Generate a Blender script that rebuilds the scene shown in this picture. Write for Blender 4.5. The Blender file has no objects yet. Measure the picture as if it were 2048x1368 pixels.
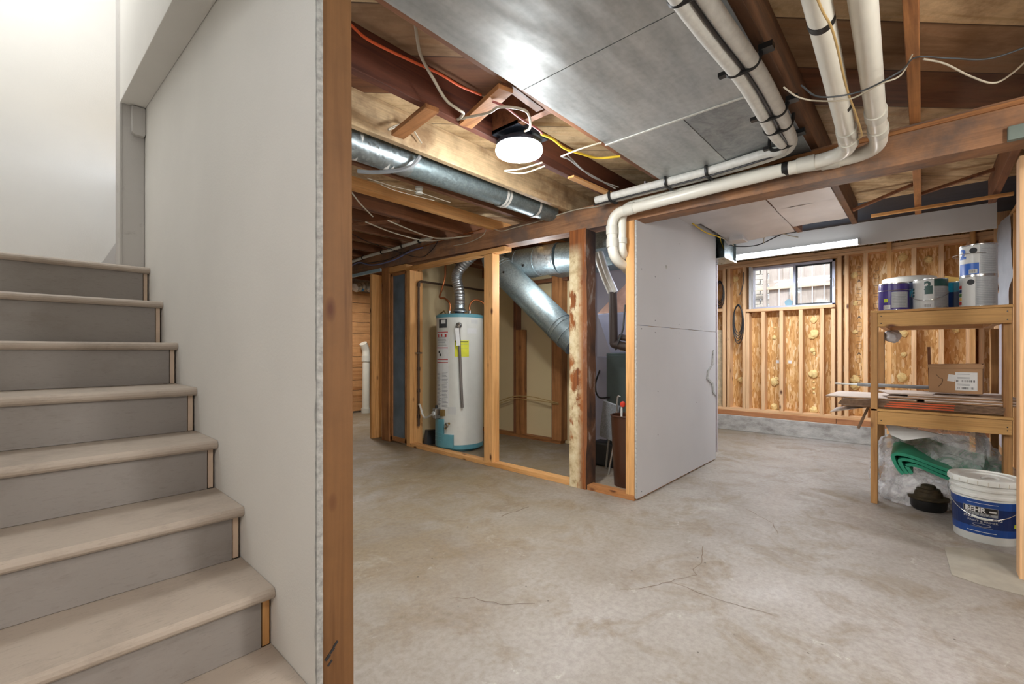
import bpy, bmesh, math, random
from mathutils import Vector, Matrix, noise
random.seed(7)
S = bpy.context.scene
C = bpy.context.collection

# ------------------------------------------------------------------ camera, exposure, world, lights
cd = bpy.data.cameras.new('camera'); cam = bpy.data.objects.new('camera', cd); C.objects.link(cam)
cam.location = (0, 0, 1.06)
cam.rotation_euler = (math.radians(90), 0, math.radians(42.3 - 90))
cd.sensor_width = 36; cd.lens = 904 / 2048 * 36; cd.shift_y = 18 / 2048
cd.clip_start = .02
S.camera = cam
S.view_settings.view_transform = 'Standard'; S.view_settings.look = 'None'
S.view_settings.gamma = 1; S.view_settings.use_curve_mapping = False
S.view_settings.exposure = 0.68

w = bpy.data.worlds.new('world'); S.world = w; w.use_nodes = True
w.node_tree.nodes['Background'].inputs[0].default_value = (.80, .88, 1, 1)
w.node_tree.nodes['Background'].inputs[1].default_value = 3.0

def light(name, kind, loc, power, color=(1, 1, 1), size=.3, size_y=None, rot=(0, 0, 0)):
    l = bpy.data.lights.new(name, kind); l.energy = power; l.color = color
    if kind == 'AREA':
        if size_y: l.shape = 'RECTANGLE'; l.size = size; l.size_y = size_y
        else: l.shape = 'DISK'; l.size = size
    elif kind == 'POINT': l.shadow_soft_size = size
    elif kind == 'SUN': l.angle = math.radians(1)
    o = bpy.data.objects.new(name, l); o.location = loc; o.rotation_euler = rot; C.objects.link(o)
    return o
WARM = (1, .94, .86); COOL = (.86, .92, 1)
light('sun', 'SUN', (8, 0, 6), 3.0, (1, .96, .9), rot=(math.radians(8), math.radians(-42), 0))
light('ceiling_lamp_light', 'POINT', (1.775, 1.565, 2.03), 19, (.95, .98, 1), .09)
light('ceiling_lamp_downlight', 'AREA', (1.775, 1.565, 2.068), 17, (1, .99, .97), .22)
light('tube_light_light', 'AREA', (5.48, 1.07, 2.08), 36, COOL, 1.16, .05, rot=(0, 0, math.radians(90)))
light('stairwell_light', 'AREA', (.0, 3.4, 4.45), 21, (.98, .99, 1), .9)
# unseen fill lights added behind the viewer, no fixtures there
light('rear_fill_light', 'AREA', (.9, -1.2, 2.1), 20, (1, .97, .93), .7)
light('rear_fill_point', 'POINT', (1.1, -1.0, 1.75), 42, (1, .96, .9), .12)
light('side_fill_point', 'POINT', (2.5, -1.6, 1.8), 18, (1, .96, .9), .12)
light('entry_fill_point', 'POINT', (-.8, .1, 1.95), 22, (.98, .99, 1), .12)  # added fill that brightens the stair wall, no lamp there
light('fascia_fill_point', 'POINT', (4.3, .45, 1.62), 4, (1, .97, .94), .08)  # added fill beyond the beam for fascia and cans, no bulb there
light('left_room_light', 'AREA', (3.2, 6.2, 2.1), 24, (1, .97, .92), .4)  # area light in the room beyond the closet, no fixture modelled
light('closet_fill_point', 'POINT', (3.35, 2.7, 1.72), 10, (.95, .97, 1), .06)  # hidden fill added to brighten the closet interior
light('furnace_bay_light', 'POINT', (3.75, 1.85, 1.75), 3.2, (.72, .78, 1), .06)

# ------------------------------------------------------------------ material helpers
def lin(h):
    h = h.lstrip('#'); v = [int(h[i:i+2], 16)/255 for i in (0, 2, 4)]
    return tuple([(c/12.92 if c <= .04045 else ((c+.055)/1.055)**2.4) for c in v]) + (1,)
class NT:
    def __init__(s, name):
        s.m = bpy.data.materials.new(name); s.m.use_nodes = True
        s.t = s.m.node_tree; s.p = s.t.nodes['Principled BSDF']
    def n(s, typ, **kw):
        nd = s.t.nodes.new(typ)
        for k, v in kw.items():
            if k.startswith('i_'):
                key = k[2:]; key = int(key) if key.isdigit() else key.replace('_', ' ')
                nd.inputs[key].default_value = v
            else: setattr(nd, k, v)
        return nd
    def l(s, a, b): s.t.links.new(a, b)
    def coord(s, scale=(1, 1, 1), rot=(0, 0, 0), rnd=False):
        tc = s.n('ShaderNodeTexCoord'); mp = s.n('ShaderNodeMapping')
        mp.inputs['Scale'].default_value = scale; mp.inputs['Rotation'].default_value = rot
        if rnd:
            oi = s.n('ShaderNodeObjectInfo'); mu = s.n('ShaderNodeMath', operation='MULTIPLY', i_1=37.0)
            ad = s.n('ShaderNodeVectorMath', operation='ADD')
            s.l(oi.outputs['Random'], mu.inputs[0]); s.l(tc.outputs['Object'], ad.inputs[0]); s.l(mu.outputs[0], ad.inputs[1])
            s.l(ad.outputs[0], mp.inputs[0])
        else: s.l(tc.outputs['Object'], mp.inputs[0])
        return mp.outputs[0]
    def noise(s, vec, sc, det=4, rough=.55, dist=0):
        nd = s.n('ShaderNodeTexNoise', i_Scale=sc, i_Detail=det, i_Roughness=rough, i_Distortion=dist)
        s.l(vec, nd.inputs['Vector']); return nd.outputs['Fac']
    def ramp(s, fac, stops):
        r = s.n('ShaderNodeValToRGB'); e = r.color_ramp.elements
        while len(e) < len(stops): e.new(.5)
        for i, (p, c) in enumerate(stops):
            e[i].position = p; e[i].color = lin(c) if isinstance(c, str) else (c, c, c, 1)
        s.l(fac, r.inputs[0]); return r.outputs[0]
    def mix(s, fac, a, b, mode='MIX'):
        m = s.n('ShaderNodeMix', data_type='RGBA', blend_type=mode)
        for val, i in ((fac, 0), (a, 6), (b, 7)):
            if isinstance(val, (int, float)) : m.inputs[i].default_value = val if i == 0 else (val, val, val, 1)
            elif isinstance(val, str): m.inputs[i].default_value = lin(val)
            elif isinstance(val, tuple): m.inputs[i].default_value = val
            else: s.l(val, m.inputs[i])
        return m.outputs[2]
    def bump(s, h, strength=.3, dist=.01):
        b = s.n('ShaderNodeBump', i_Strength=strength, i_Distance=dist)
        s.l(h, b.inputs['Height']); s.l(b.outputs[0], s.p.inputs['Normal'])
    def fin(s, col, rough=.6, metal=0, **kw):
        if isinstance(col, str): s.p.inputs['Base Color'].default_value = lin(col)
        else: s.l(col, s.p.inputs['Base Color'])
        if isinstance(rough, (int, float)): s.p.inputs['Roughness'].default_value = rough
        else: s.l(rough, s.p.inputs['Roughness'])
        s.p.inputs['Metallic'].default_value = metal
        for k, v in kw.items(): s.p.inputs[k.replace('_', ' ')].default_value = v
        return s.m
def plain(name, col, rough=.5, metal=0, var=.12, sc=14, bump=0, **kw):
    k = NT(name); v = k.coord()
    f = k.noise(v, sc, 3)
    c = k.mix(k.ramp(f, [(.3, 1 - var), (.7, 1.0)]), '#000000', col)
    if bump: k.bump(f, bump, .004)
    return k.fin(c, rough, metal, **kw)
def wood(name, light_, dark_, axis, rough=.65, knots=True, stain=None, fine=1.0, dirt=.3):
    k = NT(name)
    sc = [16, 16, 16]; sc['xyz'.index(axis)] = .9
    v = k.coord(tuple(sc), rnd=True)
    g = k.noise(v, 1.0, 5, .6, .6)
    col = k.ramp(g, [(.32, dark_), (.5, light_), (.68, light_), (.85, dark_)])
    sc2 = [120, 120, 120]; sc2['xyz'.index(axis)] = 4
    v2 = k.coord(tuple(sc2), rnd=True)
    g2 = k.noise(v2, 1.0, 2)
    col = k.mix(.35 * fine, col, k.ramp(g2, [(.3, .35), (.7, 1.0)]), 'MULTIPLY')
    if knots:
        sc3 = [7, 7, 7]; sc3['xyz'.index(axis)] = 3.2
        vo = k.n('ShaderNodeTexVoronoi', i_Scale=1.0); k.l(k.coord(tuple(sc3), rnd=True), vo.inputs['Vector'])
        col = k.mix(k.ramp(vo.outputs['Distance'], [(.05, 1.0), (.13, 0.0)]), col, '#5a2f12')
    if stain:
        st = k.noise(k.coord((1, 1, 1), rnd=True), 3.2, 6, .65)
        col = k.mix(k.ramp(st, [(.45, 0.0), (.62, .85)]), col, stain)
    if dirt:
        st = k.noise(k.coord((1, 1, 1)), 7, 5, .65)
        col = k.mix(k.ramp(st, [(.3, dirt), (.6, 0.0)]), col, k.mix(.7, col, '#20130a'))
    k.bump(g2, .15, .003)
    return k.fin(col, rough)
M = {}
for ax in 'xyz':
    M['new'+ax] = wood('new_lumber_'+ax, '#e2ab6c', '#c48846', ax, dirt=.1)
    M['pale'+ax] = wood('pale_stud_'+ax, '#e9bd8e', '#d39e68', ax, dirt=.08)
    M['old'+ax] = wood('old_joist_'+ax, '#8d5d3e', '#553322', ax, knots=False)
    M['mid'+ax] = wood('aged_lumber_'+ax, '#b57b48', '#7d4c28', ax, dirt=.35)
M['bright_old'] = wood('mottled_joist', '#ddc096', '#b08a5c', 'x', knots=False, stain='#8d6d4c', dirt=.5)
M['darkjoist'] = wood('dark_rough_joist', '#674328', '#33200f', 'x', knots=False, dirt=.6)
M['redjoist'] = wood('red_brown_joist', '#6b3a26', '#43211a', 'x', knots=False)
M['beam'] = wood('main_beam', '#ab7d59', '#7c543a', 'y', knots=False, stain='#6d5c52', dirt=.4)
M['beamr'] = wood('beam_red', '#6a3d26', '#3a1f14', 'y', knots=False, dirt=.4)
M['nearpost'] = wood('near_stud', '#825a33', '#6c4723', 'z', dirt=.25, fine=.4)
M['treated'] = wood('treated_plate', '#b87c50', '#92593a', 'y')
M['shelfwood'] = wood('shelf_lumber', '#c79a5c', '#a07038', 'y', dirt=.2)
M['shelfleg'] = wood('shelf_leg_lumber', '#b98a54', '#926335', 'z', dirt=.2)
M['plankwall'] = wood('plank_wall', '#d09a66', '#ac7342', 'x', knots=False)
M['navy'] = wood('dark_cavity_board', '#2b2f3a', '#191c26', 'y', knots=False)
M['board_sub'] = wood('subfloor_board', '#d2b58c', '#a98558', 'x', knots=False, stain='#8a6a48', dirt=.5)

def subfloor():
    k = NT('diagonal_subfloor')
    v = k.coord((1, 1, 1), (0, 0, math.radians(45)))
    sx = k.n('ShaderNodeSeparateXYZ'); k.l(v, sx.inputs[0])
    ad = k.n('ShaderNodeMath', operation='ADD', i_1=.075); k.l(sx.outputs[1], ad.inputs[0])
    dv = k.n('ShaderNodeMath', operation='DIVIDE', i_1=.295); k.l(ad.outputs[0], dv.inputs[0])
    fl = k.n('ShaderNodeMath', operation='FLOOR'); k.l(dv.outputs[0], fl.inputs[0])
    fr = k.n('ShaderNodeMath', operation='FRACT'); k.l(dv.outputs[0], fr.inputs[0])
    wn = k.n('ShaderNodeTexWhiteNoise', noise_dimensions='1D'); k.l(fl.outputs[0], wn.inputs['W'])
    cmb = k.n('ShaderNodeCombineXYZ'); k.l(sx.outputs[0], cmb.inputs[0]); k.l(sx.outputs[1], cmb.inputs[1]); k.l(wn.outputs[0], cmb.inputs[2])
    mp = k.n('ShaderNodeMapping'); mp.inputs['Scale'].default_value = (1.2, 12, 9); k.l(cmb.outputs[0], mp.inputs[0])
    g = k.noise(mp.outputs[0], 1, 6, .62, .8)
    c1 = k.ramp(g, [(.3, '#a9875a'), (.55, '#dcc39a'), (.8, '#c49c68')])
    c2 = k.ramp(g, [(.3, '#4a2c1a'), (.6, '#7c4e31')])
    cp = k.n('ShaderNodeMath', operation='COMPARE', i_1=7.0, i_2=.4); k.l(fl.outputs[0], cp.inputs[0])
    mxd = k.n('ShaderNodeMath', operation='MAXIMUM'); k.l(cp.outputs[0], mxd.inputs[0]); k.l(k.ramp(wn.outputs[0], [(.86, 0.0), (.87, .7)]), mxd.inputs[1])
    col = k.mix(mxd.outputs[0], c1, c2)
    st = k.noise(k.coord(), 5, 6, .7)
    col = k.mix(k.ramp(st, [(.42, 0.0), (.7, .75)]), col, '#775636')
    col = k.mix(k.ramp(fr.outputs[0], [(0.0, 1.0), (.035, 0.0)]), col, '#2a1a10')
    return k.fin(col, .75)
M['subfloor'] = subfloor()

def concrete():
    k = NT('stained_concrete'); v = k.coord()
    a = k.noise(v, .75, 6, .62, .4); b = k.noise(v, 3.1, 8, .68, .6); c = k.noise(v, 38, 5, .7); d = k.noise(v, 1.5, 7, .7, 1.4)
    col = k.ramp(a, [(.3, '#7c7268'), (.48, '#958e87'), (.7, '#a5a09c')])
    col = k.mix(k.ramp(b, [(.5, 0.0), (.68, .75)]), col, '#7b6c58')
    # brown staining towards the water heater side
    tc = k.n('ShaderNodeTexCoord'); sx = k.n('ShaderNodeSeparateXYZ'); k.l(tc.outputs['Object'], sx.inputs[0])
    mr = k.n('ShaderNodeMapRange', i_1=.9, i_2=2.6); k.l(sx.outputs[1], mr.inputs[0])
    ml = k.n('ShaderNodeMath', operation='MULTIPLY'); k.l(mr.outputs[0], ml.inputs[0]); k.l(k.ramp(d, [(.3, 0.2), (.6, .9)]), ml.inputs[1])
    col = k.mix(ml.outputs[0], col, '#83704f')
    col = k.mix(k.ramp(d, [(.60, 0.0), (.75, .5)]), col, '#c2beb8')
    col = k.mix(k.ramp(k.noise(v, 6.5, 9, .75, 1), [(.63, 0.0), (.74, .6)]), col, '#cfccc5')
    col = k.mix(k.ramp(c, [(.35, .3), (.6, 0.0)]), col, '#55493c')
    vo = k.n('ShaderNodeTexVoronoi', i_Scale=9.0); k.l(v, vo.inputs['Vector'])
    col = k.mix(k.ramp(vo.outputs['Distance'], [(.03, .8), (.05, 0.0)]), col, '#3c342c')
    k.bump(c, .12, .004)
    return k.fin(col, k.ramp(b, [(.3, .42), (.7, .7)]))
M['concrete'] = concrete()
def curbm():
    k = NT('curb_concrete'); v = k.coord((1, 1, 2))
    a = k.noise(v, 4, 8, .7)
    col = k.ramp(a, [(.3, '#7d7770'), (.5, '#aaa69f'), (.7, '#c4c0b8')])
    k.bump(a, .6, .02)
    return k.fin(col, .85)
M['curb'] = curbm()
def osb():
    k = NT('osb_sheathing')
    def layer(rot, s1, s2):
        v = k.coord((1, s1, s2), (rot, 0, 0))
        vo = k.n('ShaderNodeTexVoronoi', i_Scale=1.0); k.l(v, vo.inputs['Vector'])
        sp = k.n('ShaderNodeSeparateColor'); k.l(vo.outputs['Color'], sp.inputs[0])
        return sp.outputs
    f = layer(.3, 30, 12)[0]
    for rot, s1, s2 in ((1.1, 46, 11), (-.7, 52, 13), (.5, 60, 12), (-1.4, 44, 12), (.05, 70, 14)):
        o_ = layer(rot, s1, s2)
        f = k.mix(k.ramp(o_[1], [(.58, 0.0), (.60, 1.0)]), f, o_[0])
    col = k.ramp(f, [(.0, '#b07d40'), (.35, '#c79454'), (.6, '#d5a768'), (.85, '#e0ba84'), (1.0, '#edd3a8')])
    col = k.mix(k.ramp(k.noise(k.coord(), 2.5, 4), [(.35, .35), (.6, 0.0)]), col, '#a86f2c')
    k.bump(f, .25, .004)
    return k.fin(col, .6)
M['osb'] = osb()
def wallpaint(name, c, rough=.75, b=.15, dirty=0):
    k = NT(name); v = k.coord()
    a = k.noise(v, 120, 4, .6); d = k.noise(v, 1.3, 5)
    col = k.mix(k.ramp(d, [(.3, .92), (.7, 1.0)]), '#000000', c)
    if dirty:
        e = k.noise(k.coord((1, 1, 2)), 5, 9, .75)
        col = k.mix(k.ramp(e, [(.56, 0.0), (.72, dirty)]), col, '#5b5148')
    k.bump(a, b, .004)
    return k.fin(col, rough)
M['wallwhite'] = wallpaint('painted_wall', '#ebe9e4')
M['trimwhite'] = wallpaint('painted_trim', '#c9c6c2', .6, .1, .35)
M['drywall'] = wallpaint('bare_drywall', '#c3c3c5', .8, .08)
M['plaster_edge'] = plain('torn_gypsum', '#bcbcb8', .95, 0, .45, 60, .6)
M['tan'] = wallpaint('tan_drywall', '#dac79c', .85, .1)
M['fasciapaint'] = wallpaint('white_fascia', '#dbd8d3', .8, .05)
M['lilac'] = wallpaint('lilac_wall', '#b9b3b9', .8)
def stairp(name, c, d):
    k = NT(name); v = k.coord((1, 1, 1.5))
    e = k.noise(v, 4, 9, .72); g = k.noise(k.coord((3, 14, 14)), 9, 6, .7)
    col = k.mix(k.ramp(e, [(.5, 0.0), (.75, d)]), c, '#6a5d52')
    col = k.mix(k.ramp(g, [(.55, 0.0), (.75, d*.8)]), col, '#574c43')
    k.bump(g, .1, .004)
    return k.fin(col, .55)
M['tread'] = stairp('tread_paint', '#b5a89a', .4)
M['riser'] = stairp('riser_paint', '#96908b', .35)
def galv(name, c, rough=.35, sp=60, metal=.85):
    k = NT(name); v = k.coord()
    vo = k.n('ShaderNodeTexVoronoi', i_Scale=float(sp)); k.l(v, vo.inputs['Vector'])
    s_ = k.n('ShaderNodeSeparateColor'); k.l(vo.outputs['Color'], s_.inputs[0])
    col = k.mix(k.ramp(s_.outputs[0], [(0, .7), (1, 1.0)]), '#000000', c)
    col = k.mix(k.ramp(k.noise(v, 3, 6, .65), [(.5, 0.0), (.7, .5)]), col, '#5d6468')
    r = k.ramp(s_.outputs[1], [(0, rough-.08), (1, rough+.12)])
    return k.fin(col, r, metal)
M['galv'] = galv('galvanized_steel', '#b9c6ca')
M['galv_dull'] = galv('dull_galvanized', '#93a3a6', .42, 90, .7)
def panm():
    k = NT('grey_ceiling_panel'); v = k.coord()
    a = k.noise(k.coord((1, 5, 1)), 3, 7, .6); b = k.noise(v, 40, 4)
    col = k.ramp(a, [(.3, '#a3a7a7'), (.7, '#c2c5c4')])
    col = k.mix(k.ramp(b, [(.3, .15), (.6, 0.0)]), col, '#4a4d4e')
    k.bump(k.noise(k.coord((1, 2.2, 1)), 2.2, 2, .4), .5, .03)
    return k.fin(col, .42, .45)
M['panel'] = panm()
def panm2():
    k = NT('stained_grey_panel'); v = k.coord()
    a = k.noise(v, 6, 8, .75, .5)
    col = k.ramp(a, [(.3, '#6c7072'), (.5, '#989c9d'), (.75, '#bcc0bf')])
    return k.fin(col, .5, .4)
M['panel2'] = panm2()
M['foilwhite'] = plain('whitish_panning', '#c9c6c6', .45, .25, .15, 5, .5)
M['pvc'] = plain('white_pvc', '#dedbcf', .32, 0, .06)
M['pvcfit'] = plain('pvc_fitting', '#cfcdc2', .4, 0, .06)
M['insul'] = plain('white_pipe_wrap', '#d8d7d0', .5, 0, .16, 40, .4)
M['black'] = plain('black_plastic', '#141414', .4)
M['blackrub'] = plain('black_cable_jacket', '#1d1b1b', .45)
M['white_cable'] = plain('white_cable', '#b8ae9a', .5)
M['grey_cable'] = plain('grey_cable', '#9a9a98', .5)
M['orange_cable'] = plain('orange_cable', '#e2622f', .5)
M['yellow_cable'] = plain('yellow_cable', '#d8b62e', .5)
M['tan_cable'] = plain('tan_cable', '#b99a62', .5)
M['blue_cable'] = plain('blue_cable', '#7d83b0', .5)
M['red_cable'] = plain('red_cable', '#a85a55', .5)
M['copper'] = plain('copper', '#c27a4e', .35, .85, .3)
M['steelpipe'] = plain('black_iron_pipe', '#5d4a3c', .5, .4, .3)
M['tank'] = plain('tank_enamel', '#d3d4cc', .35, 0, .05)
M['teal'] = plain('teal_enamel', '#5d98a4', .4, 0, .1)
M['paper'] = plain('paper_label', '#d9dad8', .6, 0, .06, 40)
M['paperyellow'] = plain('yellow_label', '#dfe03a', .6)
M['ink'] = plain('dark_print', '#2b2b2e', .6)
M['greyink'] = plain('grey_print', '#8d9092', .6)
M['redink'] = plain('red_print', '#b8322c', .6)
M['tubegrey'] = plain('grey_brown_tube', '#7d7771', .4, .3, .1)
M['tubegrey'] = plain('grey_brown_tube', '#7d7771', .4, .3, .1)
M['brass'] = plain('brass', '#a88c58', .35, .8, .3)
M['chrome'] = plain('chrome', '#b9b9b6', .25, .9)
M['flue'] = plain('foil_flex', '#c2c6c8', .28, .85, .3, 50, .5)
M['darkpanel'] = plain('dark_panel', '#6f7d88', .35, 0, .4, 5)
M['lightblue'] = plain('light_blue_paint', '#a9c6d6', .6)
M['bluecap'] = plain('blue_plastic', '#2f8fd6', .4)
M['furnace'] = plain('furnace_enamel', '#4f5c5b', .4, .3, .1)
M['plenum'] = plain('plenum_metal', '#a9adc4', .45, .4, .15, 4)
M['hood'] = plain('coppery_foil', '#a68473', .5, .4, .3)
M['binbrown'] = plain('brown_plastic', '#4a2c1c', .35)
M['pipebrown'] = plain('brown_foam_wrap', '#3a2d27', .6)
M['green'] = plain('green_plastic', '#4d7a35', .6)
M['foamgreen'] = plain('green_foam_mat', '#259070', .55)
M['foam'] = plain('spray_foam', '#efd391', .8, 0, .25, 60, .8)
M['cardboard'] = plain('cardboard', '#a9835f', .8, 0, .1, 8)
M['cardboard_top'] = plain('pale_cardboard', '#cdbcae', .8, 0, .1, 8)
M['cardboard_dark'] = plain('cardboard_edges', '#866a52', .85, 0, .4, 50)
M['orange_card'] = plain('orange_print_card', '#cf5a2c', .7, 0, .1)
M['purple'] = plain('purple_label', '#3b2a78', .35, 0, .1)
M['blue'] = plain('blue_label', '#1a5bb8', .35, 0, .1)
M['navylabel'] = plain('navy_label', '#0d2b60', .35, 0, .2)
M['bandblue'] = plain('mid_blue_label', '#17458f', .35, 0, .1)
M['tealab'] = plain('teal_label', '#1790b4', .35, 0, .1)
M['darkgreen'] = plain('dark_green_label', '#1e4a44', .4)
M['canwhite'] = plain('white_can_label', '#c9cbc8', .35, 0, .05)
M['cangrey'] = plain('fine_print_label', '#a4a8aa', .4, 0, .15, 90)
M['bucket'] = plain('white_bucket_plastic', '#dfe2de', .4, 0, .04)
M['limelab'] = plain('lime_label', '#b6c832', .5)
M['rust'] = plain('dark_cast_iron', '#4a3f2b', .7, .3, .5, 40, .5)
M['darkgrey'] = plain('dark_grey', '#3c4043', .5)
M['whitewood'] = plain('raw_pine', '#e6cdb4', .6)
M['redplastic'] = plain('red_plastic', '#d8412c', .4)
M['greymesh'] = plain('grey_mesh_cloth', '#8e9296', .8, 0, .5, 120)
M['capgreen'] = plain('grey_green_paint', '#77857d', .6, 0, .15)
M['alu'] = plain('window_aluminium', '#b5b8c8', .4, .5, .1)
M['fencewood'] = wood('weathered_fence', '#c9bab0', '#a8968a', 'z', knots=False)
M['siding'] = plain('brick_outside', '#cfc6bb', .8, 0, .3, 25)
M['dirt'] = plain('ground_outside', '#8a7d6c', .9, 0, .3)
M['sticker'] = plain('blue_grey_sticker', '#8fb6c4', .5)
M['brickw'] = plain('whitish_brick', '#d8c4a0', .9, 0, .35, 18, 1.0)
M['batt'] = plain('white_batt', '#d9dadd', .9, 0, .15, 8, .6)
M['sponge'] = plain('yellow_sponge', '#e0b866', .8)
M['lampbody'] = plain('dark_lamp_housing', '#232c3b', .5)
M['crackm'] = plain('crack_dark', '#75665a', .9)
M['patchm'] = plain('concrete_patch', '#a09a8d', .8, 0, .25, 9)
def old_post():
    k = NT('flaking_post'); v = k.coord((1, 1, .45))
    a = k.noise(v, 4.2, 8, .62, .3)
    zc = k.n('ShaderNodeSeparateXYZ'); tc = k.n('ShaderNodeTexCoord'); k.l(tc.outputs['Object'], zc.inputs[0])
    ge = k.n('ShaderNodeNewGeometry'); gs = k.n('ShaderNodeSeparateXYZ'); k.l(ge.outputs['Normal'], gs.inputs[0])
    paint = k.ramp(k.noise(k.coord(), 14, 7, .7), [(.3, '#9c8058'), (.5, '#cdbb94'), (.7, '#ded2b2')])
    wd = k.ramp(k.noise(k.coord((20, 20, 1.2)), 1, 5, .6), [(.3, '#5c3015'), (.6, '#a05f2b')])
    # paint is left on the front face, mostly on its left two thirds
    mr = k.n('ShaderNodeMapRange', i_1=1.93, i_2=1.99); k.l(zc.outputs[1], mr.inputs[0])
    top = k.n('ShaderNodeMapRange', i_1=1.90, i_2=1.78); k.l(zc.outputs[2], top.inputs[0])
    m1 = k.n('ShaderNodeMath', operation='MULTIPLY'); k.l(mr.outputs[0], m1.inputs[0]); k.l(top.outputs[0], m1.inputs[1])
    m2 = k.n('ShaderNodeMath', operation='MULTIPLY'); k.l(m1.outputs[0], m2.inputs[0]); k.l(k.ramp(a, [(.44, 0.0), (.48, 1.0)]), m2.inputs[1])
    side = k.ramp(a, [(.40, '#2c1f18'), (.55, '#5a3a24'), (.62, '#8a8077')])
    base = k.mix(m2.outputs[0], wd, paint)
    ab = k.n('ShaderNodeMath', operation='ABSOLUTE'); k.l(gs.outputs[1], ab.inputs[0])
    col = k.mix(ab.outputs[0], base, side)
    k.bump(a, .35, .02)
    return k.fin(col, .8)
M['oldpost'] = old_post()
def glass(name, tint=(1, 1, 1, 1), alpha=.12):
    k = NT(name)
    tr = k.n('ShaderNodeBsdfTransparent'); gl = k.n('ShaderNodeBsdfGlossy', i_Roughness=.05)
    mx = k.n('ShaderNodeMixShader', i_0=alpha); tr.inputs[0].default_value = tint
    k.l(tr.outputs[0], mx.inputs[1]); k.l(gl.outputs[0], mx.inputs[2])
    k.l(mx.outputs[0], k.t.nodes['Material Output'].inputs[0]); return k.m
M['glass'] = glass('window_glass', (.93, .96, .97, 1), .1)
def bagm():
    k = NT('clear_plastic_film'); v = k.coord()
    f = k.noise(v, 9, 6, .7, 1.2)
    tr = k.n('ShaderNodeBsdfTransparent')
    mx = k.n('ShaderNodeMixShader')
    k.fin('#f4f4f6', .35, 0)
    k.bump(f, .5, .02)
    k.l(k.ramp(f, [(.35, .16), (.65, .5)]), mx.inputs[0])
    k.l(tr.outputs[0], mx.inputs[1]); k.l(k.p.outputs[0], mx.inputs[2])
    k.l(mx.outputs[0], k.t.nodes['Material Output'].inputs[0]); return k.m
M['bag'] = bagm()
def emis(name, c, s):
    k = NT(name); k.p.inputs['Emission Color'].default_value = c; k.p.inputs['Emission Strength'].default_value = s
    return k.fin('#ffffff', .4)
M['lampglow'] = emis('lamp_diffuser_glow', (.95, .98, 1, 1), 14)
M['tubeglow'] = emis('tube_diffuser_glow', (.9, .94, 1, 1), 3)

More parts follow.
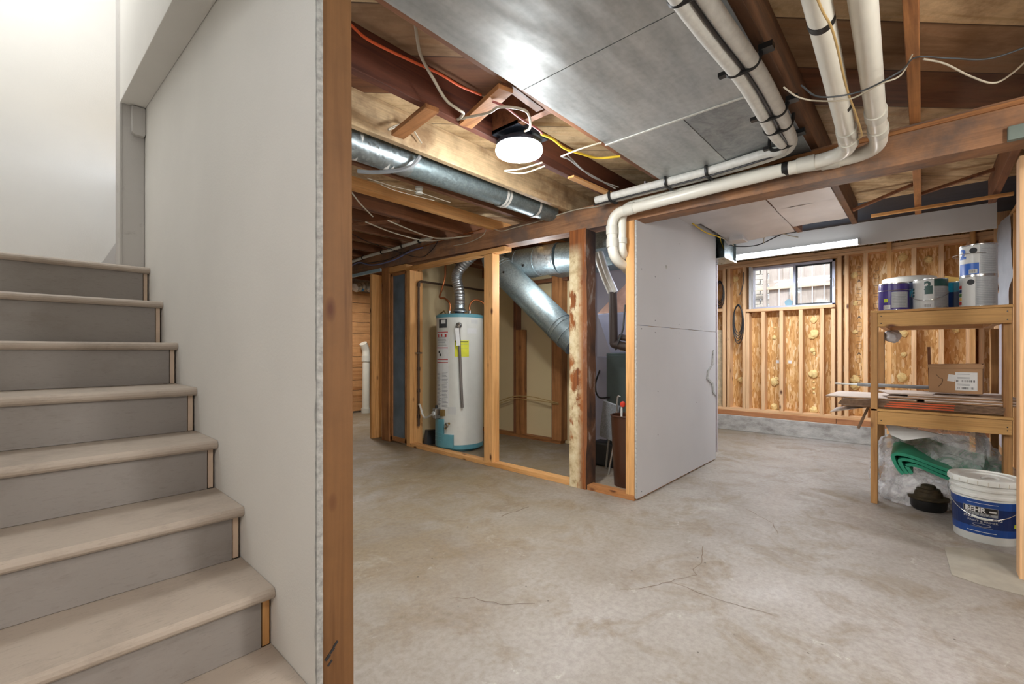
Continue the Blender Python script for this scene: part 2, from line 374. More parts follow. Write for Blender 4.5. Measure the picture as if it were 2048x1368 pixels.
# ------------------------------------------------------------------ mesh helpers
def catmull(p, n=8):
    p = [Vector(a) for a in p]
    if len(p) < 3: return p
    q = [2*p[0]-p[1]] + p + [2*p[-1]-p[-2]]; out = []
    for i in range(1, len(q)-2):
        for j in range(n):
            t = j/n; a, b, c, d = q[i-1:i+3]
            out.append(.5*((2*b)+(c-a)*t+(2*a-5*b+4*c-d)*t*t+(3*b-a-3*c+d)*t**3))
    out.append(p[-1]); return out
class MB:
    def __init__(s): s.b = bmesh.new()
    def box(s, x0, x1, y0, y1, z0, z1, mtx=None):
        vs = [s.b.verts.new((x, y, z)) for x in (x0, x1) for y in (y0, y1) for z in (z0, z1)]
        for f in ((0,1,3,2),(4,6,7,5),(0,4,5,1),(2,3,7,6),(0,2,6,4),(1,5,7,3)): s.b.faces.new([vs[i] for i in f])
        if mtx:
            for v in vs: v.co = mtx @ v.co
        return s
    def bar(s, p, q, w, h, up=(0, 0, 1)):
        p, q = Vector(p), Vector(q); d = (q-p).normalized(); up = Vector(up)
        r = d.cross(up).normalized(); u = r.cross(d).normalized()
        vs = [s.b.verts.new(e + r*a*w/2 + u*b*h/2) for e in (p, q) for a in (-1, 1) for b in (-1, 1)]
        for f in ((0,1,3,2),(4,6,7,5),(0,4,5,1),(2,3,7,6),(0,2,6,4),(1,5,7,3)): s.b.faces.new([vs[i] for i in f])
        return s
    def tube(s, pts, r, seg=10, smooth=True, n=8, rf=None):
        P = catmull(pts, n) if smooth else [Vector(a) for a in pts]
        d0 = (P[1]-P[0]).normalized(); ref = Vector((0, 0, 1)) if abs(d0.z) < .9 else Vector((1, 0, 0))
        u = d0.cross(ref).normalized(); rings = []
        for i, p in enumerate(P):
            d = (P[min(i+1, len(P)-1)]-P[max(i-1, 0)]).normalized()
            u = (u - d*u.dot(d)).normalized(); v = d.cross(u)
            rr = rf(i/(len(P)-1), i) * r if rf else r
            rings.append([s.b.verts.new(p + (u*math.cos(a)+v*math.sin(a))*rr) for a in [2*math.pi*k/seg for k in range(seg)]])
        for a, b in zip(rings, rings[1:]):
            for k in range(seg): s.b.faces.new((a[k], a[(k+1) % seg], b[(k+1) % seg], b[k]))
        s.b.faces.new(rings[0][::-1]); s.b.faces.new(rings[-1]); return s
    def lathe(s, c, prof, seg=40, a0=0, a1=None, cap=True):
        full = a1 is None; a1 = a1 if a1 is not None else 2*math.pi
        n = seg if full else seg+1
        rings = [[s.b.verts.new((c[0]+r*math.cos(a0+(a1-a0)*k/seg), c[1]+r*math.sin(a0+(a1-a0)*k/seg), c[2]+z)) for k in range(n)] for r, z in prof]
        for a, b in zip(rings, rings[1:]):
            for k in range(seg): s.b.faces.new((a[k], a[(k+1) % n], b[(k+1) % n], b[k]))
        if full and cap:
            if prof[0][0] > 1e-4: s.b.faces.new(rings[0][::-1])
            if prof[-1][0] > 1e-4: s.b.faces.new(rings[-1])
        return s
    def cyl(s, p, q, r, seg=20): return s.tube([p, q], r, seg, smooth=False)
    def patch(s, c, r, z0, z1, a0, a1, seg=16, t=.0012):   # curved label on an upright cylinder (degrees)
        A = [math.radians(a0+(a1-a0)*k/seg) for k in range(seg+1)]
        R = [[s.b.verts.new((c[0]+rr*math.cos(a), c[1]+rr*math.sin(a), z)) for a in A] for rr, z in ((r, z0), (r+t, z0), (r+t, z1), (r, z1))]
        for i in range(4):
            a, b = R[i], R[(i+1) % 4]
            for k in range(seg): s.b.faces.new((a[k], a[k+1], b[k+1], b[k]))
        s.b.faces.new([R[i][0] for i in range(4)][::-1]); s.b.faces.new([R[i][-1] for i in range(4)])
        return s
    def prism(s, poly, axis, a, b):
        def P(u, v, t): return {'x': (t, u, v), 'y': (u, t, v), 'z': (u, v, t)}[axis]
        A = [s.b.verts.new(P(u, v, a)) for u, v in poly]; B = [s.b.verts.new(P(u, v, b)) for u, v in poly]
        n = len(poly)
        for k in range(n): s.b.faces.new((A[k], A[(k+1) % n], B[(k+1) % n], B[k]))
        s.b.faces.new(A[::-1]); s.b.faces.new(B); return s
    def torus(s, c, R, r, axis='z', seg=40, sg=8, sx=1, sy=1):
        pts = []
        for k in range(seg+1):
            a = 2*math.pi*k/seg; u, v = R*sx*math.cos(a), R*sy*math.sin(a)
            pts.append({'z': (c[0]+u, c[1]+v, c[2]), 'x': (c[0], c[1]+u, c[2]+v), 'y': (c[0]+u, c[1], c[2]+v)}[axis])
        return s.tube(pts, r, sg, smooth=False)
    def build(s, name, m, parent=None, smooth=False, bevel=0, mtx=None):
        bmesh.ops.recalc_face_normals(s.b, faces=s.b.faces)
        if bevel:
            bmesh.ops.bevel(s.b, geom=[e for e in s.b.edges if len(e.link_faces) == 2 and e.calc_face_angle(0) > .6], offset=bevel, segments=2, profile=.6, affect='EDGES')
        if mtx: s.b.transform(mtx)
        me = bpy.data.meshes.new(name); s.b.to_mesh(me); s.b.free()
        if smooth:
            for p in me.polygons: p.use_smooth = True
            try: me.set_sharp_from_angle(angle=math.radians(38))
            except Exception: pass
        me.materials.append(M[m] if isinstance(m, str) else m)
        o = bpy.data.objects.new(name, me); C.objects.link(o)
        if parent:
            o.parent = parent; L = parent; off = Vector((0, 0, 0))
            while L: off += L.location; L = L.parent
            o.matrix_parent_inverse = Matrix.Translation(-off)
        return o
def tag(o, label, cat, group=None, kind=None):
    if label: o['label'] = label
    if cat: o['category'] = cat
    if group: o['group'] = group
    if kind: o['kind'] = kind
    return o
def thing(name, label, cat, loc=(0, 0, 0), group=None, kind=None):
    o = bpy.data.objects.new(name, None); o.location = loc; o.empty_display_size = .1; C.objects.link(o)
    return tag(o, label, cat, group, kind)
def st(o, label=None): o['kind'] = 'structure'; 
def structure(name, label, cat):
    o = thing(name, label, cat); o['kind'] = 'structure'; return o
def B(name, m, parent, x0, x1, y0, y1, z0, z1, bevel=.002):
    return MB().box(x0, x1, y0, y1, z0, z1).build(name, m, parent, bevel=bevel)
def text_on_plane(txt, size, m, parent, name, origin, ux, uy, depth=.001, bold=0, stretch=1.0):
    """raised lettering: ux, uy are the reading and up directions"""
    cu = bpy.data.curves.new('t', 'FONT'); cu.body = txt; cu.size = size; cu.align_x = 'CENTER'; cu.align_y = 'CENTER'; cu.offset = bold
    o = bpy.data.objects.new('t', cu); C.objects.link(o)
    bpy.context.view_layer.update()
    me = bpy.data.meshes.new_from_object(o.evaluated_get(bpy.context.evaluated_depsgraph_get())); bpy.data.objects.remove(o)
    ux, uy, og = Vector(ux), Vector(uy), Vector(origin); n = ux.cross(uy).normalized()
    for v in me.vertices: v.co = og + ux*v.co.x*stretch + uy*v.co.y + n*depth
    me.materials.append(M[m]); me.name = name
    ob = bpy.data.objects.new(name, me); C.objects.link(ob)
    if parent:
        ob.parent = parent; L = parent; off = Vector((0, 0, 0))
        while L: off += L.location; L = L.parent
        ob.matrix_parent_inverse = Matrix.Translation(-off)
    return ob
def text_on_can(txt, size, m, parent, name, c, r, z, adeg, bold=0, tilt=0, stretch=1.0):
    o = text_on_plane(txt, size, m, None, name, (0, 0, 0), (1, 0, 0), (0, 1, 0), 0, bold, stretch)
    bm = bmesh.new(); bm.from_mesh(o.data)
    bmesh.ops.triangulate(bm, faces=bm.faces)
    bmesh.ops.subdivide_edges(bm, edges=[e for e in bm.edges if e.calc_length() > .02], cuts=2)
    for v in bm.verts:
        a = math.radians(adeg) + v.co.x/r        # seen from outside, reading runs counter-clockwise
        v.co = Vector((c[0]+r*math.cos(a), c[1]+r*math.sin(a), z+v.co.y + tilt*v.co.x))
    bm.to_mesh(o.data); bm.free()
    o.parent = parent; L = parent; off = Vector((0, 0, 0))
    while L: off += L.location; L = L.parent
    o.matrix_parent_inverse = Matrix.Translation(-off)
    return o

# ------------------------------------------------------------------ floor, curb, ceiling
fl = MB().box(-3, 7.0, -3, 7.4, -.1, 0).build('floor', 'concrete')
tag(fl, 'stained and cracked grey concrete basement floor', 'floor', kind='structure')
def crack(pts, w=.005):
    m = MB(); P = []
    pts = [Vector((x, y, 0)) for x, y in pts]
    for a, b in zip(pts, pts[1:]):
        n = max(2, int((b-a).length/.03))
        for k in range(n): P.append(a.lerp(b, k/n) + Vector((random.uniform(-.006, .006), random.uniform(-.006, .006), 0)))
    P.append(pts[-1]); L = []; R = []
    for i, p in enumerate(P):
        d = (P[min(i+1, len(P)-1)]-P[max(i-1, 0)]).normalized(); nrm = Vector((-d.y, d.x, 0)); ww = w*.5*random.uniform(.4, 1.1)
        L.append(m.b.verts.new((p+nrm*ww).to_tuple()[:2]+(.0009,))); R.append(m.b.verts.new((p-nrm*ww).to_tuple()[:2]+(.0009,)))
    for i in range(len(P)-1): m.b.faces.new((L[i], R[i], R[i+1], L[i+1]))
    m.build('crack', 'crackm', fl)
crack([(1.811,1.001),(1.867,.94),(2.028,.86),(2.173,.797),(2.219,.826),(2.32,.824),(2.516,.886)])
crack([(2.025,.849),(2.019,.723),(2.024,.617),(2.037,.515),(2.045,.449)])
crack([(3.308,.885),(3.223,.785),(3.13,.688),(2.973,.622)])
crack([(1.256,1.502),(1.323,1.428),(1.363,1.311),(1.468,1.206)])
crack([(2.096,1.998),(2.196,1.994),(2.349,1.982)], .009)
MB().prism([(3.372,-.083),(2.982,-.099),(2.941,-.19),(2.93,-.6),(3.5,-.6),(3.476,-.225)], 'z', 0, .003).build('concrete_patch', 'patchm', fl, bevel=.001)

SX0, SX1, SY0, SY1 = -.45, .53, 1.25, 4.5          # the stair opening
ce = MB()
ce.box(-3, SX0, -3, 7.4, 2.35, 2.37); ce.box(SX0, SX1+.1, -3, SY0, 2.35, 2.37); ce.box(SX0, SX1+.1, SY1+.1, 7.4, 2.35, 2.37); ce.box(SX1+.1, 4.95, -3, 7.4, 2.35, 2.37)
ce = ce.build('ceiling', 'subfloor'); tag(ce, 'diagonal board subfloor overhead, beige and brown planks', 'ceiling', kind='structure')
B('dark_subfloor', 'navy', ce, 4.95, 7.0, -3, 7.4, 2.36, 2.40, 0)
for k in range(-7, 18):
    y = .03 + .41*k
    if k == 4: mt = 'redjoist'
    elif k == 1: mt = 'darkjoist'
    elif k == 5: mt = 'bright_old'
    elif k == 7: mt = 'newx'
    elif k in (0,): mt = 'midx'
    else: mt = 'oldx'
    x0 = .66 if SY0-.05 < y < SY1+.15 else -2.98
    x1 = 4.92 if y < 1.5 else 7.0 if y > 4.6 else 4.92
    zb = 2.165 + .095*max(0, min(1, (y-3.0)/1.3))
    B('joist', mt, ce, x0, x1, y-.02, y+.02, zb, 2.255 if k == 7 else 2.349, .003)
# cross bridging between joists, wood strips
for (p, q) in (((1.48, 1.655, 2.165), (1.375, 1.285, 2.155)), ((1.31, 1.98, 2.158), (1.267, 1.64, 2.158))):
    MB().bar(p, q, .07, .022).build('bridging', 'midy', ce, bevel=.002)
MB().bar((1.36, 1.28, 2.17), (1.62, 1.30, 2.17), .04, .016).build('bridging', 'oldx', ce, bevel=.001)
for (p, q) in (((2.2, 3.31, 2.17), (1.9, 3.9, 2.17)), ((4.55, .44, 2.19), (4.6, .05, 2.33)), ((4.45, .04, 2.2), (4.5, -.36, 2.3))):
    MB().bar(p, q, .04, .02).build('bridging', 'oldx', ce, bevel=.002)
# short blocking boards seen between joists
B('blocking', 'oldx', ce, 1.66, 1.70, 1.28, 1.65, 2.18, 2.35); B('blocking', 'midx', ce, 2.35, 2.62, 1.285, 1.30, 2.18, 2.35)
# foundation of the joists behind and the rim
# grey sheet panning nailed under two joist bays
pn = thing('ceiling_panel', 'wide grey sheet metal ceiling panel nearest the viewer, under the joists', 'ceiling panel', (.8, .85, 2.157))
B('sheet', 'panel', pn, -1.2, 1.430, .455, 1.245, 2.154, 2.158, 0)
pn = thing('ceiling_panel', 'wide grey sheet metal ceiling panel right of the lit disc lamp', 'ceiling panel', (1.8, .85, 2.157))
B('sheet', 'panel', pn, 1.437, 2.112, .455, 1.245, 2.156, 2.161, 0)
B('seam_strip', 'insul', pn, 2.106, 2.118, .455, 1.25, 2.151, 2.155, 0)
pn = thing('ceiling_panel', 'small plain grey ceiling panel above the white pipe bundle', 'ceiling panel', (2.5, 1.04, 2.157))
B('sheet', 'panel', pn, 2.118, 2.94, .842, 1.245, 2.156, 2.161, 0)
pn = thing('ceiling_panel', 'small blotchy dark-stained grey ceiling panel beside the dark joist', 'ceiling panel', (2.5, .64, 2.157))
B('sheet', 'panel2', pn, 2.118, 2.94, .455, .838, 2.157, 2.162, 0)
# whitish panning beyond the beam
wp = [(3.10, 3.55, .46, 1.62), (3.555, 3.98, .46, .84), (3.555, 3.98, .85, 1.62), (3.985, 4.62, .46, .85), (3.985, 4.72, .855, 1.42)]
lb = ['whitish duct panel running just beyond the main beam', 'small whitish ceiling panel in the middle row, right half', 'whitish ceiling panel in the middle row, left half', 'crinkled silvery-white ceiling panel at the right, last row', 'drooping whitish ceiling panel over the junction wires, last row']
for i, (a, b, c, d) in enumerate(wp):
    m = MB(); nx, ny = 8, 8; g = {}
    for t in (0, 1):
        for ix in range(nx+1):
            for iy in range(ny+1):
                x, y = a+(b-a)*ix/nx, c+(d-c)*iy/ny
                z = 2.158 + .006*noise.noise(Vector((x*5, y*5, i))) + (.003 if t else 0)
                if i == 4: z -= .05*max(0, (x-4.4)/.3)**2 * (.4+.6*(y-c)/(d-c))
                g[t, ix, iy] = m.b.verts.new((x, y, z))
    for ix in range(nx):
        for iy in range(ny):
            for t in (0, 1): m.b.faces.new([g[t, ix+u, iy+v] for u, v in ((0,0),(1,0),(1,1),(0,1))])
    o = m.build('ceiling_panel', 'foilwhite', smooth=True); tag(o, lb[i], 'ceiling panel')

# ------------------------------------------------------------------ outer room shell
def wall(name, label, m, x0, x1, y0, y1, z0, z1):
    return tag(B(name, m, None, x0, x1, y0, y1, z0, z1, 0), label, 'wall', kind='structure')
wall('wall_front', 'plain grey wall closing the basement behind the viewer', 'wallwhite', -3, 7, -3.1, -3.0, 0, 2.35)
wall('wall_left', 'plain grey wall closing the basement on the far left', 'wallwhite', -3.1, -3, -3, 7.4, 0, 2.35)
wall('wall_back_right', 'plain grey wall closing the side area beyond the right stud wall', 'wallwhite', 7.0, 7.06, -3, -.65, 0, 2.35)
wall('wall_back_far', 'plain grey wall closing the room beyond the closet', 'wallwhite', 6.66, 6.72, 4.5, 7.4, 0, 2.35)
wall('wall_landing_front', 'grey wall under the stair landing on the basement side', 'wallwhite', .646, 1.5, 3.62, 3.66, 0, 2.35)
wall('wall_landing_side', 'grey end wall under the stair landing on the basement side', 'wallwhite', 1.5, 1.54, 3.62, 4.499, 0, 2.35)
# ------------------------------------------------------------------ stairs
stc = thing('staircase', 'painted grey-white wooden staircase with worn treads climbing to the left', 'staircase', (0, 1.2, 0))
steps = [(1.17, .163), (1.446, .344), (1.72, .525), (2.02, .713), (2.32, .902), (2.658, 1.10), (2.985, 1.323), (3.33, 1.546)]
for i, (y, z) in enumerate(steps):
    yn = steps[i+1][0]+.035 if i < 7 else 4.5
    xr = .529
    # tread board with a rounded nosing
    t = .034
    prof = [(y+.010, z), (yn, z), (yn, z-t), (y+.012, z-t), (y+.003, z-t+.008), (y, z-t/2), (y+.003, z-.008)]
    MB().prism(prof, 'x', -.449, xr).build('tread', 'tread', stc, bevel=.0015)
    zb = steps[i-1][1] if i else 0
    B('riser', 'riser', stc, -.449, .500, y+.032, y+.05, zb+.001, z-t, .001)
    # pale raw wood filler strip seen in the gap beside the riser
    if i > 1: B('filler_strip', 'whitewood', stc, .504, .522, y+.040, y+.07, zb+.001, z-t, .001)
    elif i == 1: B('filler_strip', 'newz', stc, .504, .524, y+.036, y+.07, zb+.001, z-t, .001)
# stringers
for xs in (-.449, .44):
    poly = [(1.23, .001)]; zp = .001
    for (y, z) in steps: poly += [(y+.052, zp), (y+.052, z-.036)]; zp = z-.036
    poly += [(3.95, zp), (3.95, 1.25), (1.9, .001)]
    MB().prism(poly, 'x', xs+.001, xs+.04).build('stringer', 'whitewood', stc)
# right wall of the stairs (thin drywall on studs) with sloped soffit and the upper wall
ws = structure('wall_stairs', 'painted white stair wall with ragged drywall edge and exposed end stud', 'wall')
MB().prism([(1.176, .155), (1.176, 2.35), (1.24, 2.60), (3.62, 2.70), (3.62, 1.45), (3.30, 1.1), (1.30, 0.02), (1.25, 0.02)], 'x', .530, .542).build('drywall_sheet', 'wallwhite', ws)
poly = [(1.176, .15)]
for i in range(90):
    z = .15 + 2.2*i/89; poly.append((1.172 + (.006*noise.noise(Vector((z*9, 3, 0))) + .004*noise.noise(Vector((z*40, 1, 0)))), z))
# crumbled gypsum edge as a strip wrapping the corner
def ragged(name, m, side):
    mm = MB(); n = 160; A = []
    for i in range(n+1):
        z = .16 + 2.18*i/n
        bulge = 1 if z < 1.25 else .35
        rag = .004 + .010*bulge*max(0, noise.noise(Vector((z*14, side, 0)))+.25) + .005*bulge*abs(noise.noise(Vector((z*60, 4, 0))))
        A.append((z, rag))
    vs = []
    for z, r in A:
        vs.append([mm.b.verts.new(p) for p in ((.5292, 1.171+r, z), (.5288, 1.169, z), (.5435, 1.165+.002*noise.noise(Vector((z*50, 0, 0))), z), (.5445, 1.1765, z), (.532, 1.177+r, z))])
    for a, b in zip(vs, vs[1:]):
        for k in range(5): mm.b.faces.new((a[k], a[(k+1) % 5], b[(k+1) % 5], b[k]))
    mm.b.faces.new(vs[0][::-1]); mm.b.faces.new(vs[-1])
    return mm.build(name, m, ws)
ragged('torn_edge', 'plaster_edge', 2)
# end stud; it leans very slightly
m = MB(); 
vs = [m.b.verts.new(p) for p in ((.549, 1.178, 0), (.638, 1.178, 0), (.638, 1.216, 0), (.549, 1.216, 0), (.541, 1.178, 2.165), (.630, 1.178, 2.165), (.630, 1.216, 2.165), (.541, 1.216, 2.165))]
for f in ((0,1,2,3),(4,7,6,5),(0,4,5,1),(1,5,6,2),(2,6,7,3),(3,7,4,0)): m.b.faces.new([vs[i] for i in f])
es = m.build('end_stud', 'nearpost', ws, bevel=.003); es['label'] = 'amber brown bare stud ending the wall'
for i, (dx, dz, s_) in enumerate(((0, 0, 1), (.012, .013, .8), (.022, .026, .7), (.006, -.018, .6))):    # black printed stamp near its foot
    MB().bar((.556+dx, 1.1775, .235+dz), (.568+dx, 1.1775, .246+dz), .002, .009*s_, up=(0, 0, 1)).build('ink_stamp', 'ink', ws)
for ys in (1.62, 2.03, 2.44, 2.85, 3.26, 3.60): B('stud', 'oldz', ws, .543, .631, ys-.019, ys+.019, .01, 2.165)
B('basement_side_sheet', 'drywall', ws, .632, .644, 1.24, 4.55, .01, 2.35, 0)
# outer (upper) wall plane, its sloping underside, the jamb and the return corner
MB().prism([(1.161, 2.38), (2.178, 2.437), (3.498, 2.523), (3.498, 4.6), (1.161, 4.6)], 'x', .415, .5295).build('upper_wall', 'wallwhite', ws, bevel=.004)
B('jamb', 'trimwhite', ws, .415, .5295, 3.498, 3.68, 1.548, 4.6, .006)
MB().prism([(.463, 2.36), (.478, 2.345), (.522, 2.345), (.529, 2.36), (.529, 2.515), (.463, 2.515)], 'y', 3.455, 3.4975).build('trim_block', 'trimwhite', ws, bevel=.006)
B('corner_bead', 'trimwhite', ws, .412, .424, 3.494, 3.50, 1.548, 2.52, .002)
wl = structure('wall_stairwell_back', 'plain off-white painted wall at the top of the stairs', 'wall')
B('painted_wall', 'wallwhite', wl, -.6, 1.9, 4.5, 4.56, 0, 4.6, 0)
wall('wall_stairwell_left', 'off-white wall on the open left side of the stairs', 'wallwhite', -.52, -.4505, 1.0, 4.499, 0, 4.6)
wall('wall_stairwell_front', 'off-white wall over the foot of the stairs', 'wallwhite', -.449, .60, 1.02, 1.16, 2.30, 4.6)
wall('wall_stairwell_right', 'off-white end wall of the upper flight', 'wallwhite', 1.5, 1.56, 3.68, 4.499, 2.38, 4.6)
wall('wall_stairwell_return', 'off-white return wall beside the upper flight', 'wallwhite', .5305, 1.5, 3.62, 3.68, 2.71, 4.6)
tag(B('ceiling_stairwell', 'wallwhite', None, -.6, 1.6, 1.0, 4.56, 4.601, 4.66, 0), 'plain white ceiling above the stairs', 'ceiling', kind='structure')
# skirting of the upper flight, glimpsed at the corner
MB().prism([(.418, 1.55), (.418, 1.70), (.44, 1.735), (.50, 1.86), (.62, 2.05), (.62, 1.90), (.56, 1.55)], 'y', 4.47, 4.499).build('skirt_board', 'trimwhite', wl, bevel=.004)
for i in range(3): B('upper_step', 'tread', wl, .56+.26*i, 1.4, 3.69, 4.49, 1.60, 1.76+.2*i, .003)
o = MB().lathe((.395, 3.475, 1.547), [(.001, .010), (.008, .009), (.011, .004), (.012, 0)][::-1], 14).build('door_stop_button', 'trimwhite', smooth=True)
tag(o, 'tiny round painted knob on the top landing beside the jamb', 'knob')

# ------------------------------------------------------------------ main beam and old post
bm_ = thing('wooden_beam', 'long dark brown main beam crossing the basement under the joists', 'beam', (2.99, 2, 1.98))
m = MB(); pts = [(-3, 1.97, 2.164), (1.5, 1.985, 2.164), (3.0, 2.015, 2.164), (4.3, 2.04, 2.255), (7.35, 2.07, 2.255)]
for (y0, z0, t0), (y1, z1, t1) in zip(pts, pts[1:]):
    vs = [m.b.verts.new((x, y, z)) for y, zb, zt in ((y0, z0, t0), (y1, z1, t1)) for x in (2.94, 3.08) for z in (zb, zt)]
    for f in ((0,1,3,2),(4,6,7,5),(0,4,5,1),(2,3,7,6),(0,2,6,4),(1,5,7,3)): m.b.faces.new([vs[i] for i in f])
bmesh.ops.remove_doubles(m.b, verts=m.b.verts, dist=1e-5)
m.build('timber', 'beam', bm_)
B('ledger_strip', 'midy', bm_, 2.925, 2.939, -3, .9, 2.13, 2.15, .002)
op = MB()
m = op; rings = []
for i in range(25):
    z = 2.0*i/24; j = lambda s_: .004*noise.noise(Vector((z*6, s_, 0)))
    ch = .022 if .25 < z < 1.75 else .004
    ch *= 1 + .6*noise.noise(Vector((z*3, 9, 0)))
    P = [(2.93+j(1), 2.055+j(2)), (2.93+j(3), 1.91+ch), (2.93+ch*.7, 1.905+j(5)), (3.068+j(6), 1.905+j(7)), (3.068, 2.055)]
    rings.append([m.b.verts.new((x, y, z)) for x, y in P])
for a, b in zip(rings, rings[1:]):
    for k in range(5): m.b.faces.new((a[k], a[(k+1) % 5], b[(k+1) % 5], b[k]))
m.b.faces.new(rings[0]); m.b.faces.new(rings[-1])
tag(op.build('wooden_post', 'oldpost'), 'thick old wooden post with flaking cream paint under the main beam', 'post')

# ------------------------------------------------------------------ closet framing
cl = structure('wall_closet', 'open stud partition in front of the water heater, pale lumber', 'wall')
B('bottom_plate', 'newy', cl, 2.94, 3.028, 2.06, 4.20, .0, .038)
B('bottom_plate', 'midy', cl, 2.94, 3.028, 1.51, 1.90, .0, .038)
for (a, b) in ((2.917, 2.955), (2.955, 2.992), (2.992, 3.028)): B('stud', 'newz', cl, 2.94, 3.030, a, b, .038, 1.955, .003)
B('header', 'newy', cl, 2.935, 3.028, 2.76, 4.28, 1.957, 1.997)
B('header', 'newy', cl, 2.937, 3.028, 4.28, 4.61, 1.97, 2.035)
B('stud', 'newz', cl, 2.94, 3.108, 4.201, 4.24, .0, 1.955, .003)
B('stud', 'newz', cl, 2.945, 3.03, 4.242, 4.275, .0, 1.955, .003)
o = B('stud', 'newz', cl, 2.94, 3.03, 1.511, 1.575, .038, 1.985, .003)
o = B('stud', 'midz', cl, 2.94, 3.03, 4.625, 4.775, .0, 2.045, .006); o['label'] = 'old weathered post in the partition'
B('stud', 'newz', cl, 2.90, 3.04, 4.935, 4.972, .0, 1.99, .003)
dp = thing('framed_window', 'narrow dark grey framed pane fixed between partition studs', 'window', (2.96, 4.43, 0))
B('panel', 'darkpanel', dp, 2.965, 2.98, 4.315, 4.57, .07, 1.93)
for (a, b, c, d) in ((4.29, 4.315, .02, 1.955), (4.57, 4.598, .02, 1.955)): B('frame', 'midz', dp, 2.95, 2.99, a, b, c, d)
B('frame', 'midy', dp, 2.95, 2.99, 4.29, 4.6, .02, .07); B('frame', 'midy', dp, 2.95, 2.99, 4.29, 4.6, 1.93, 1.956)
lbs = B('painted_strip', 'lightblue', None, 2.93, 2.95, 4.79, 5.9, 2.012, 2.05); tag(lbs, 'light blue painted strip under the left end of the beam', 'board')
# drywalled side of the closet
dw = structure('wall_closet_side', 'scuffed grey drywall side of the closet facing the open floor', 'wall')
MB().prism([(2.955, .012), (4.60, .012), (4.60, 1.243), (2.955, 1.243)], 'y', 1.497, 1.509).build('drywall_sheet', 'drywall', dw, bevel=.0015)
MB().prism([(2.955, 1.246), (4.60, 1.246), (4.60, 2.30), (3.09, 2.30), (3.09, 1.985), (2.955, 1.985)], 'y', 1.497, 1.509).build('drywall_sheet', 'drywall', dw, bevel=.0015)
for xs in (3.35, 3.76, 4.17, 4.555): B('stud', 'newz', dw, xs, xs+.038, 1.51, 1.60, .038, 2.16)
B('bottom_plate', 'newx', dw, 3.03, 4.6, 1.51, 1.6, 0, .038)
B('corner_edge', 'plaster_edge', dw, 2.948, 2.956, 1.496, 1.51, .02, 1.985, .002)
for (x, z) in ((3.03, .05), (3.25, 1.20), (3.25, 1.29), (3.7, 1.21), (3.7, 1.28), (3.28, 2.1), (3.72, 1.95), (3.25, 1.62), (3.7, 1.66), (4.2, 1.8), (4.2, 1.28), (3.03, 1.22), (3.3, .75), (3.3, .42), (4.1, .6), (3.03, 1.65)):
    MB().cyl((x, 1.4968, z), (x, 1.4962, z), .0045, 8).build('screw_head', 'darkgrey', dw)
MB().lathe((0, 0, 0), [(.016, 0), (.013, .003), (.002, .001)], 14).build('dimple', 'plaster_edge', dw, mtx=Matrix.Translation((3.45, 1.4968, 1.72)) @ Matrix.Rotation(math.radians(90), 4, 'X'))
# torn paper flap near the far edge
FL = lambda L_: [(4.60-(4.60-x)*2.4, z) for x, z in L_]
MB().prism(FL([(4.60, .62), (4.56, .66), (4.55, .74), (4.49, .80), (4.50, .88), (4.55, .93), (4.56, 1.06), (4.57, 1.07), (4.565, .93), (4.515, .87), (4.505, .81), (4.565, .75), (4.575, .67)]), 'y', 1.490, 1.4968).build('torn_flap', 'plaster_edge', dw)
# back and left wall of the closet
cb = structure('wall_closet_back', 'tan drywall back of the closet with old studs', 'wall')
B('drywall', 'tan', cb, 4.26, 4.275, 2.95, 4.40, 0, 2.16, 0)
B('drywall', 'tan', cb, 3.10, 4.26, 4.385, 4.40, 0, 2.16, 0)
B('bottom_plate', 'midy', cb, 4.17, 4.26, 3.05, 4.38, 0, .04)
B('stud', 'oldz', cb, 4.17, 4.26, 3.72, 3.77, .04, 2.16); B('stud', 'midz', cb, 4.16, 4.25, 3.62, 3.72, .04, 1.32)
B('stud', 'midz', cb, 4.15, 4.26, 3.02, 3.15, .04, 2.16); B('stud', 'oldz', cb, 4.20, 4.26, 3.15, 3.20, .04, 2.16)
for xs in (3.14, ): B('stud', 'newz', cb, xs, xs+.038, 4.30, 4.384, .0, 2.1)
B('cross_rail', 'oldy', cb, 4.16, 4.25, 2.95, 3.75, 1.86, 1.90); B('cross_rail', 'oldy', cb, 4.14, 4.24, 2.95, 4.3, 2.02, 2.16)
B('furnace_wall', 'lilac', cb, 4.95, 4.97, 1.6, 3.2, 0, 2.16, 0); B('furnace_wall', 'lilac', cb, 4.275, 4.95, 3.05, 3.065, 0, 2.16, 0)

# ------------------------------------------------------------------ water heater
HX, HY = 3.29, 3.77
wh = thing('water_heater', 'tall white cylindrical water heater with teal top and yellow sticker', 'water heater', (HX, HY, 0))
MB().lathe((HX, HY, 0), [(.253, .075), (.253, 1.425)], 64).build('tank', 'tank', wh, smooth=True)
MB().lathe((HX, HY, 0), [(.20, .0), (.20, .03), (.255, .03), (.257, .075), (.24, .08)], 64).build('base_ring', 'teal', wh, smooth=True)
MB().lathe((HX, HY, 0), [(.257, 1.415), (.258, 1.445), (.24, 1.455), (.0001, 1.46)], 64).build('top_cap', 'teal', wh, smooth=True)
ang = lambda d: (HX+.257*math.cos(math.radians(d)), HY+.257*math.sin(math.radians(d)))
# the camera sees the tank from about 229 degrees; screen left is a smaller angle
F = math.degrees(math.atan2(-HY, -HX)) % 360        # facing angle
def lab(name, m, a0, a1, z0, z1, t=.0012, r=.2532, lb_=None):
    o = MB().patch((HX, HY, 0), r, z0, z1, F+a0, F+a1, t=t).build(name, m, wh); 
    if lb_: o['label'] = lb_
    return o
